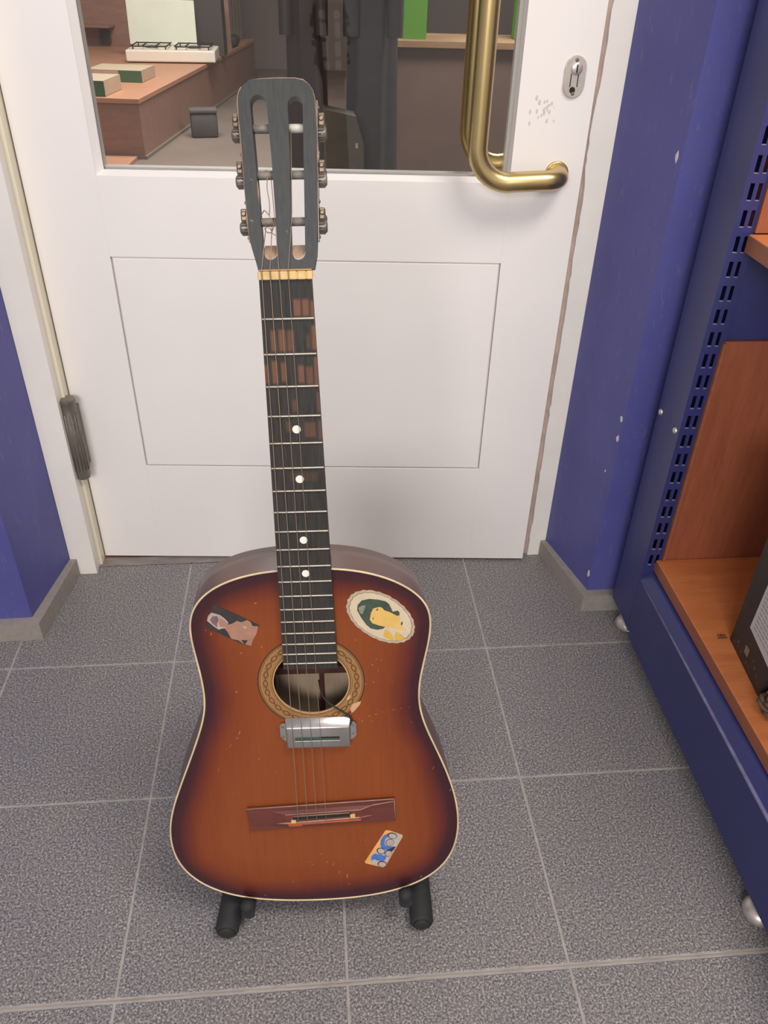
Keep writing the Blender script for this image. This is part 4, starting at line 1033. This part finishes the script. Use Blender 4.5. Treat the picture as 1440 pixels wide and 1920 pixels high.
for q in range(12):
    y_ = -0.014 - 0.0085 * q + r_.uniform(-.003, .003); z_ = r_.uniform(0.008, 0.035); w_ = r_.uniform(0.001, 0.0035); h_ = r_.uniform(0.001, 0.006)
    b.box(-0.0007, -0.0002, y_ - w_, y_, z_, z_ + h_)
o = b.build('carton_print', 'carton_print', box); o['kind'] = 'stuff'
MB().box(-0.0008, -0.0002, -0.062, -0.050, 0.022, 0.036).build('print_symbol', 'tie', box)
# small staple-like clip on the shelf by the carton
cl = tag(empty('clip', tuple(GM @ Vector((0.5235, -0.5275, 0.2207))), TH), 'tiny dark metal clip lying on the lower shelf at the carton corner', 'clip')
b = MB(); b.tube([(-0.005, 0, 0.001), (0.010, 0, 0.001)], 0.0009, 6); b.tube([(-0.004, 0.006, 0.001), (0.010, 0.006, 0.001)], 0.0009, 6); b.tube([(0.002, -0.001, 0.0012), (0.002, 0.008, 0.0012)], 0.0009, 6)
b.build('wire', 'cable', cl)
# bundle of brown cable
cb = tag(empty('cable_bundle', tuple(GM @ Vector((0.5500, -0.683, 0.2207))), TH), 'brown coiled cable bundle with twist tie in front of the black carton', 'cable')
r_ = random.Random(9); b = MB()
for q in range(6):
    ph = r_.uniform(0, 6.28); P = []
    for s_ in range(40):
        a = 2 * math.pi * s_ / 40
        rx, ry_ = 0.036 + 0.003 * math.sin(3 * a + ph), 0.019 + 0.003 * math.cos(2 * a + ph)
        P.append((rx * math.cos(a) + 0.004 * math.sin(ph), ry_ * math.sin(a) + 0.004 * math.cos(ph), 0.0045 + 0.0042 * q * 0.85 + 0.003 * (1 + math.sin(5 * a + ph))))
    b.tube(P, 0.0032, 7, closed=True)
b.build('coil', 'cable', cb)
P = [(-0.022 + 0.0, 0.012 * math.cos(a) * 1.6, 0.0195 + 0.0168 * math.sin(a)) for a in [2 * math.pi * q / 20 for q in range(20)]]
MB().tube(P, 0.0022, 6, closed=True).build('twist_tie', 'tie', cb)

# ------------------------------------------------------------------ stock room behind the glass
bf = struct(MB().prism([cp(0.02, 0.121), cp(0.95, 0.121), (3.2, 0.5), (3.2, 8.2), (-4.2, 8.2), (-4.2, 0.3)], -0.04, 0.0).build('floor', 'back_floor'), 'dull brown floor of the room behind the door')
struct(MB().box(-4.2, 3.2, 8.2, 8.3, 0, H).build('wall_back', 'back_wall'))
struct(MB().box(-4.3, -4.2, 0.3, 8.2, 0, H).build('wall_left', 'back_wall'))
struct(MB().box(3.2, 3.3, 0.5, 8.2, 0, H).build('wall_right', 'back_wall'))
struct(MB().box(-4.3, 3.3, 0.3, 8.3, H + 0.1, H + 0.15).build('ceiling', 'ceil'))
CR = -math.radians(4.3)
cnt = tag(empty('display_counter', (-1.362, 3.885, 0), CR), 'low brown wooden display counter seen through the glass at left', 'counter')
b = MB(); b.box(-1.6, 0.0, 0.0, 3.6, 0.02, 0.306); b.build('body', 'store_wood', cnt)
MB().box(-1.6, 0.008, -0.008, 3.6, 0.3065, 0.333, 0.002).build('top', wood('store_top', (172, 126, 100), (186, 138, 110), 0.45, (1, 6, 6), 4), cnt)
MB().box(-1.6, 0.012, -0.006, 3.6, 0.0003, 0.0195).build('kick_strip', pm('grey_kick', (128, 116, 108), 0.6), cnt)
MB().box(-1.6, 0.0, 2.62, 2.64, 0.3335, 1.7).build('back_board', 'store_wood', cnt)
MB().box(-1.25, -0.98, 2.45, 2.615, 0.483, 0.497).build('side_shelf', 'store_top' if False else 'store_wood', cnt)
MB().box(-1.12, -1.03, 2.59, 2.615, 0.36, 0.45, 0.004).build('socket_box', 'box_black', cnt)
kb = tag(MB().box(-2.6, -1.405, 3.25, 3.86, 0.0003, 0.022, 0.002).build('wooden_board', 'store_top'), 'orange wooden board lying on the floor before the low counter', 'board')

def at_counter(x, y): return Matrix.Rotation(CR, 4, 'Z') @ Vector((x, y, 0)) + Vector((-1.362, 3.885, 0))
# camping stove with raised lid
st = tag(empty('gas_stove', (-1.50, 5.72, 0.3335), math.radians(4)), 'white tabletop gas stove with its lid raised on the brown counter', 'stove')
MB().box(-0.33, 0.33, -0.19, 0.19, 0.008, 0.085, 0.008).build('body', 'stove_white', st)
for x_, y_ in ((-0.3, -0.16), (0.3, -0.16), (-0.3, 0.16), (0.3, 0.16)):
    MB().lathe((x_, y_, 0.0003), (0, 0, 1), [(0, 0.014), (0.008, 0.014)], 12).build('foot', 'dark_steel', st)
lid = MB().box(-0.27, 0.245, 0.0, 0.012, 0.0, 0.30, 0.004).build('lid', 'stove_lid', st); lid.location = (-0.08, 0.172, 0.088); lid.rotation_euler = (math.radians(-8), 0, 0)
for x_ in (-0.16, 0.16):
    gt = MB()
    gt.tube([(x_ - 0.13, -0.13, 0.105), (x_ + 0.13, -0.13, 0.105)], 0.005, 6).tube([(x_ - 0.13, 0.13, 0.105), (x_ + 0.13, 0.13, 0.105)], 0.005, 6)
    for q in (-0.13, -0.05, 0.05, 0.13): gt.tube([(x_ + q, -0.14, 0.107), (x_ + q, 0.14, 0.107)], 0.005, 6)
    for q in (-0.12, 0.12): gt.tube([(x_ + q, -0.13, 0.086), (x_ + q, -0.13, 0.107)], 0.005, 6).tube([(x_ + q, 0.13, 0.086), (x_ + q, 0.13, 0.107)], 0.005, 6)
    gt.build('pan_support', 'dark', st)
    MB().lathe((x_, 0, 0.086), (0, 0, 1), [(0, 0.045), (0.008, 0.045), (0.012, 0.03)], 16).build('burner', 'dark_steel', st)
def carton(loc, rz, w, d, h, lab_):
    c_ = tag(empty('carton', loc, rz), lab_, 'box')
    MB().box(-w, 0, 0, d, 0, h, 0.003).build('carton_shell', 'box_white', c_)
    MB().box(-w * 0.42, 0.001, -0.0015, -0.0003, 0.001, h - 0.001).build('green_corner', 'box_green', c_)
    MB().box(-w, 0, 0, d, h + 0.0003, h + 0.0015).build('top_flap', pm('flap', (176, 160, 136), 0.8), c_)
carton((-1.475, 4.515, 0.3335), CR, 0.36, 0.30, 0.068, 'flat white carton with green corner in front of the white stove')
carton((-1.56, 3.93, 0.3335), CR, 0.40, 0.30, 0.082, 'flat white carton with green corner at the near end of the low counter')
bb_ = tag(empty('carton', (-1.30, 6.05, 0.3335), math.radians(3)), 'dark upright carton standing right behind the white stove', 'box')
MB().box(-0.14, 0.14, 0, 0.25, 0, 0.42, 0.003).build('carton_shell', 'box_black', bb_)
MB().box(-0.10, 0.08, -0.0015, -0.0003, 0.07, 0.075).build('print_line', 'ink', bb_)
for q in range(7):
    p = at_counter(-0.05 - 0.05, 2.75 + q * 0.13)
    g_ = tag(empty('box_file', (p.x, p.y, 0.3335), CR), ('nearest grey box file in the row on the low counter', 'second grey box file from the near end of the counter row', 'third grey box file from the near end of the counter row', 'middle grey box file of the seven on the low counter', 'third grey box file from the far end of the counter row', 'second grey box file from the far end of the counter row', 'farthest grey box file in the row on the low counter')[q], 'box file', 'grey box files on the counter')
    MB().box(-0.25, 0, 0, 0.115, 0, 0.36, 0.006).build('case', 'box_grey', g_)
    MB().box(0.0003, 0.0015, 0.045, 0.07, 0.04, 0.30).build('spine_strip', 'ink', g_)
bo = tag(empty('bottle', tuple(at_counter(-0.047, 2.80)) [:2] + (0.3335,), CR), 'dark cylinder lying on the low counter before the grey files', 'bottle')
MB().lathe((0.0, 0.0, 0.0455), (0, 1, 0), [(0, 0.03), (0.01, 0.045), (0.18, 0.045), (0.21, 0.02), (0.24, 0.018)], 16).build('bottle_body', 'box_black', bo)
bg = tag(empty('bag', (-1.12, 4.62, 0), 0.2), 'small dark bag standing on the back room floor', 'bag')
b = MB(); b.box(-0.09, 0.09, -0.06, 0.06, 0.0003, 0.15, 0.02); smooth(b.build('bag_body', 'coat_grey', bg))
MB().box(-0.092, 0.092, -0.062, 0.062, 0.1505, 0.175, 0.008).build('bag_flap', 'coat_grey', bg)

# coats on a rail
rack = tag(empty('garment_rack', (-0.30, 1.58, 0)), 'dark clothes rail standing behind the door glass', 'rack')
MB().tube([(-0.85, 0, 1.5), (0.85, 0, 1.5)], 0.012, 12).build('rail', 'dark_steel', rack)
for x_ in (-0.85, 0.85):
    MB().tube([(x_, 0, 0.03), (x_, 0, 1.5)], 0.012, 12).build('post', 'dark_steel', rack)
    MB().tube([(x_, -0.22, 0.0135), (x_, 0.22, 0.0135)], 0.013, 12).build('foot', 'dark_steel', rack)
def coat(x, w, hem, lab_, mat, seed, flare):
    c_ = tag(empty('coat', (x, 1.58, 1.5)), lab_, 'coat', None)
    b = MB(); r = random.Random(seed); ph = [r.uniform(0, 6.28) for _ in range(4)]
    rows, cols = 18, 40; vs_ = []; fs = []
    for i in range(rows + 1):
        t = i / rows; z = -0.10 - (1.4 - hem) * t
        ww = w * (0.55 + 0.45 * min(1, t * 6)) * (1 + flare * t); dd = 0.085 + 0.02 * t
        for q in range(cols):
            a = 2 * math.pi * q / cols
            fold = 1 + 0.10 * t * math.sin(7 * a + ph[0]) + 0.05 * t * math.sin(13 * a + ph[1])
            vs_.append((ww * math.cos(a) * fold, dd * math.sin(a) * fold, z + 0.012 * math.sin(3 * a + ph[2]) * t))
    for i in range(rows):
        for q in range(cols): fs.append((i * cols + q, i * cols + (q + 1) % cols, (i + 1) * cols + (q + 1) % cols, (i + 1) * cols + q))
    fs.append(tuple(range(cols))); fs.append(tuple(range(rows * cols, (rows + 1) * cols)))
    b.faces(vs_, fs); smooth(b.build('coat_body', mat, c_), 60)
    b = MB()
    for s_ in (-1, 1):
        b.tube([(s_ * w * 0.72, 0, -0.13), (s_ * w * 0.92, -0.07, -0.30), (s_ * w * 0.92, -0.10, -0.62)], [w * 0.34, w * 0.38, w * 0.34], 12)
    smooth(b.build('sleeve', mat, c_), 60)
    MB().tube([(0, 0, -0.11), (0, 0, -0.05), (0, 0.0165, -0.015), (0, 0.0168, 0), (0, 0.012, 0.012), (0, 0, 0.0168), (0, -0.012, 0.012), (0, -0.0168, 0)], 0.003, 6).build('hanger_hook', 'steel', c_)
coat(-0.216, 0.060, 0.44, 'long narrow dark brown coat hanging left on the rail', 'coat_brown', 1, 0.05)
coat(0.000, 0.074, 0.47, 'dark blue grey coat hanging right on the rail', 'coat_grey', 5, 0.10)
ol = tag(empty('olive_box', (-0.085, 1.36, 0), 0.1), 'tall olive board box with cut corners before the hanging coats', 'box')
b = MB(); b.prism([(-0.07, 0.0), (0.055, 0.0), (0.055, 0.60), (0.03, 0.68), (-0.07, 0.70)], -0.05, 0.05, 0.002, None)
o = b.build('box_shell', 'olive', ol); o.data.transform(RX); o.data.transform(Matrix.Translation((0, 0, 0.0004)))
MB().box(0.028, 0.036, -0.0515, -0.0503, 0.59, 0.605).build('white_dot', 'label', ol)

# shelf unit on the right behind the glass
ru = tag(empty('shelf_unit', (0.098, 3.0, 0)), 'brown wooden shelf unit behind the glass at right', 'shelf')
MB().box(0, 1.3, 0, 0.42, 0.712, 0.742, 0.002).build('shelf', wood('worn_shelf', (150, 120, 90), (170, 138, 104), 0.6, (1, 8, 8)), ru)
MB().box(0, 0.02, 0.004, 0.42, 0.0003, 0.7115).build('side_panel', 'store_wood', ru); MB().box(1.28, 1.30, 0.004, 0.42, 0.0003, 0.7115).build('side_panel', 'store_wood', ru)
MB().box(0.02, 1.28, 0.03, 0.05, 0.05, 0.7115).build('front_panel', pm('dim_brown_panel', (116, 96, 86), 0.7, var=0.1, vscale=4), ru)
MB().box(0.0, 1.30, 0.405, 0.42, 0.7425, 1.4).build('back_board', 'box_black', ru)
gc = tag(empty('crate', (0.172, 3.06, 0.7425)), 'bright green plastic crate on the brown shelf unit', 'crate')
b = MB(); b.box(-0.095, 0.095, 0, 0.25, 0.0, 0.012); b.box(-0.095, 0.095, 0, 0.008, 0.012, 0.22); b.box(-0.095, 0.095, 0.242, 0.25, 0.012, 0.22); b.box(-0.095, -0.087, 0.008, 0.242, 0.012, 0.22); b.box(0.087, 0.095, 0.008, 0.242, 0.012, 0.22)
b.build('tub', 'crate_green', gc); MB().box(-0.10, 0.10, -0.005, -0.0005, 0.20, 0.222, 0.001).build('rim', 'crate_green', gc)
for x_, m_, l_ in ((0.745, 'crate_green', 'small green pack on the shelf unit right of the handle'), (0.84, 'crate_red', 'small red pack on the shelf unit right of the handle')):
    p_ = tag(empty('pack', (x_, 3.15, 0.7425)), l_, 'pack')
    MB().box(-0.04, 0.04, 0, 0.10, 0.0003, 0.2, 0.004).build('pack_body', m_, p_); MB().box(-0.03, 0.03, -0.0015, -0.0004, 0.14, 0.17).build('pack_label', 'label', p_)
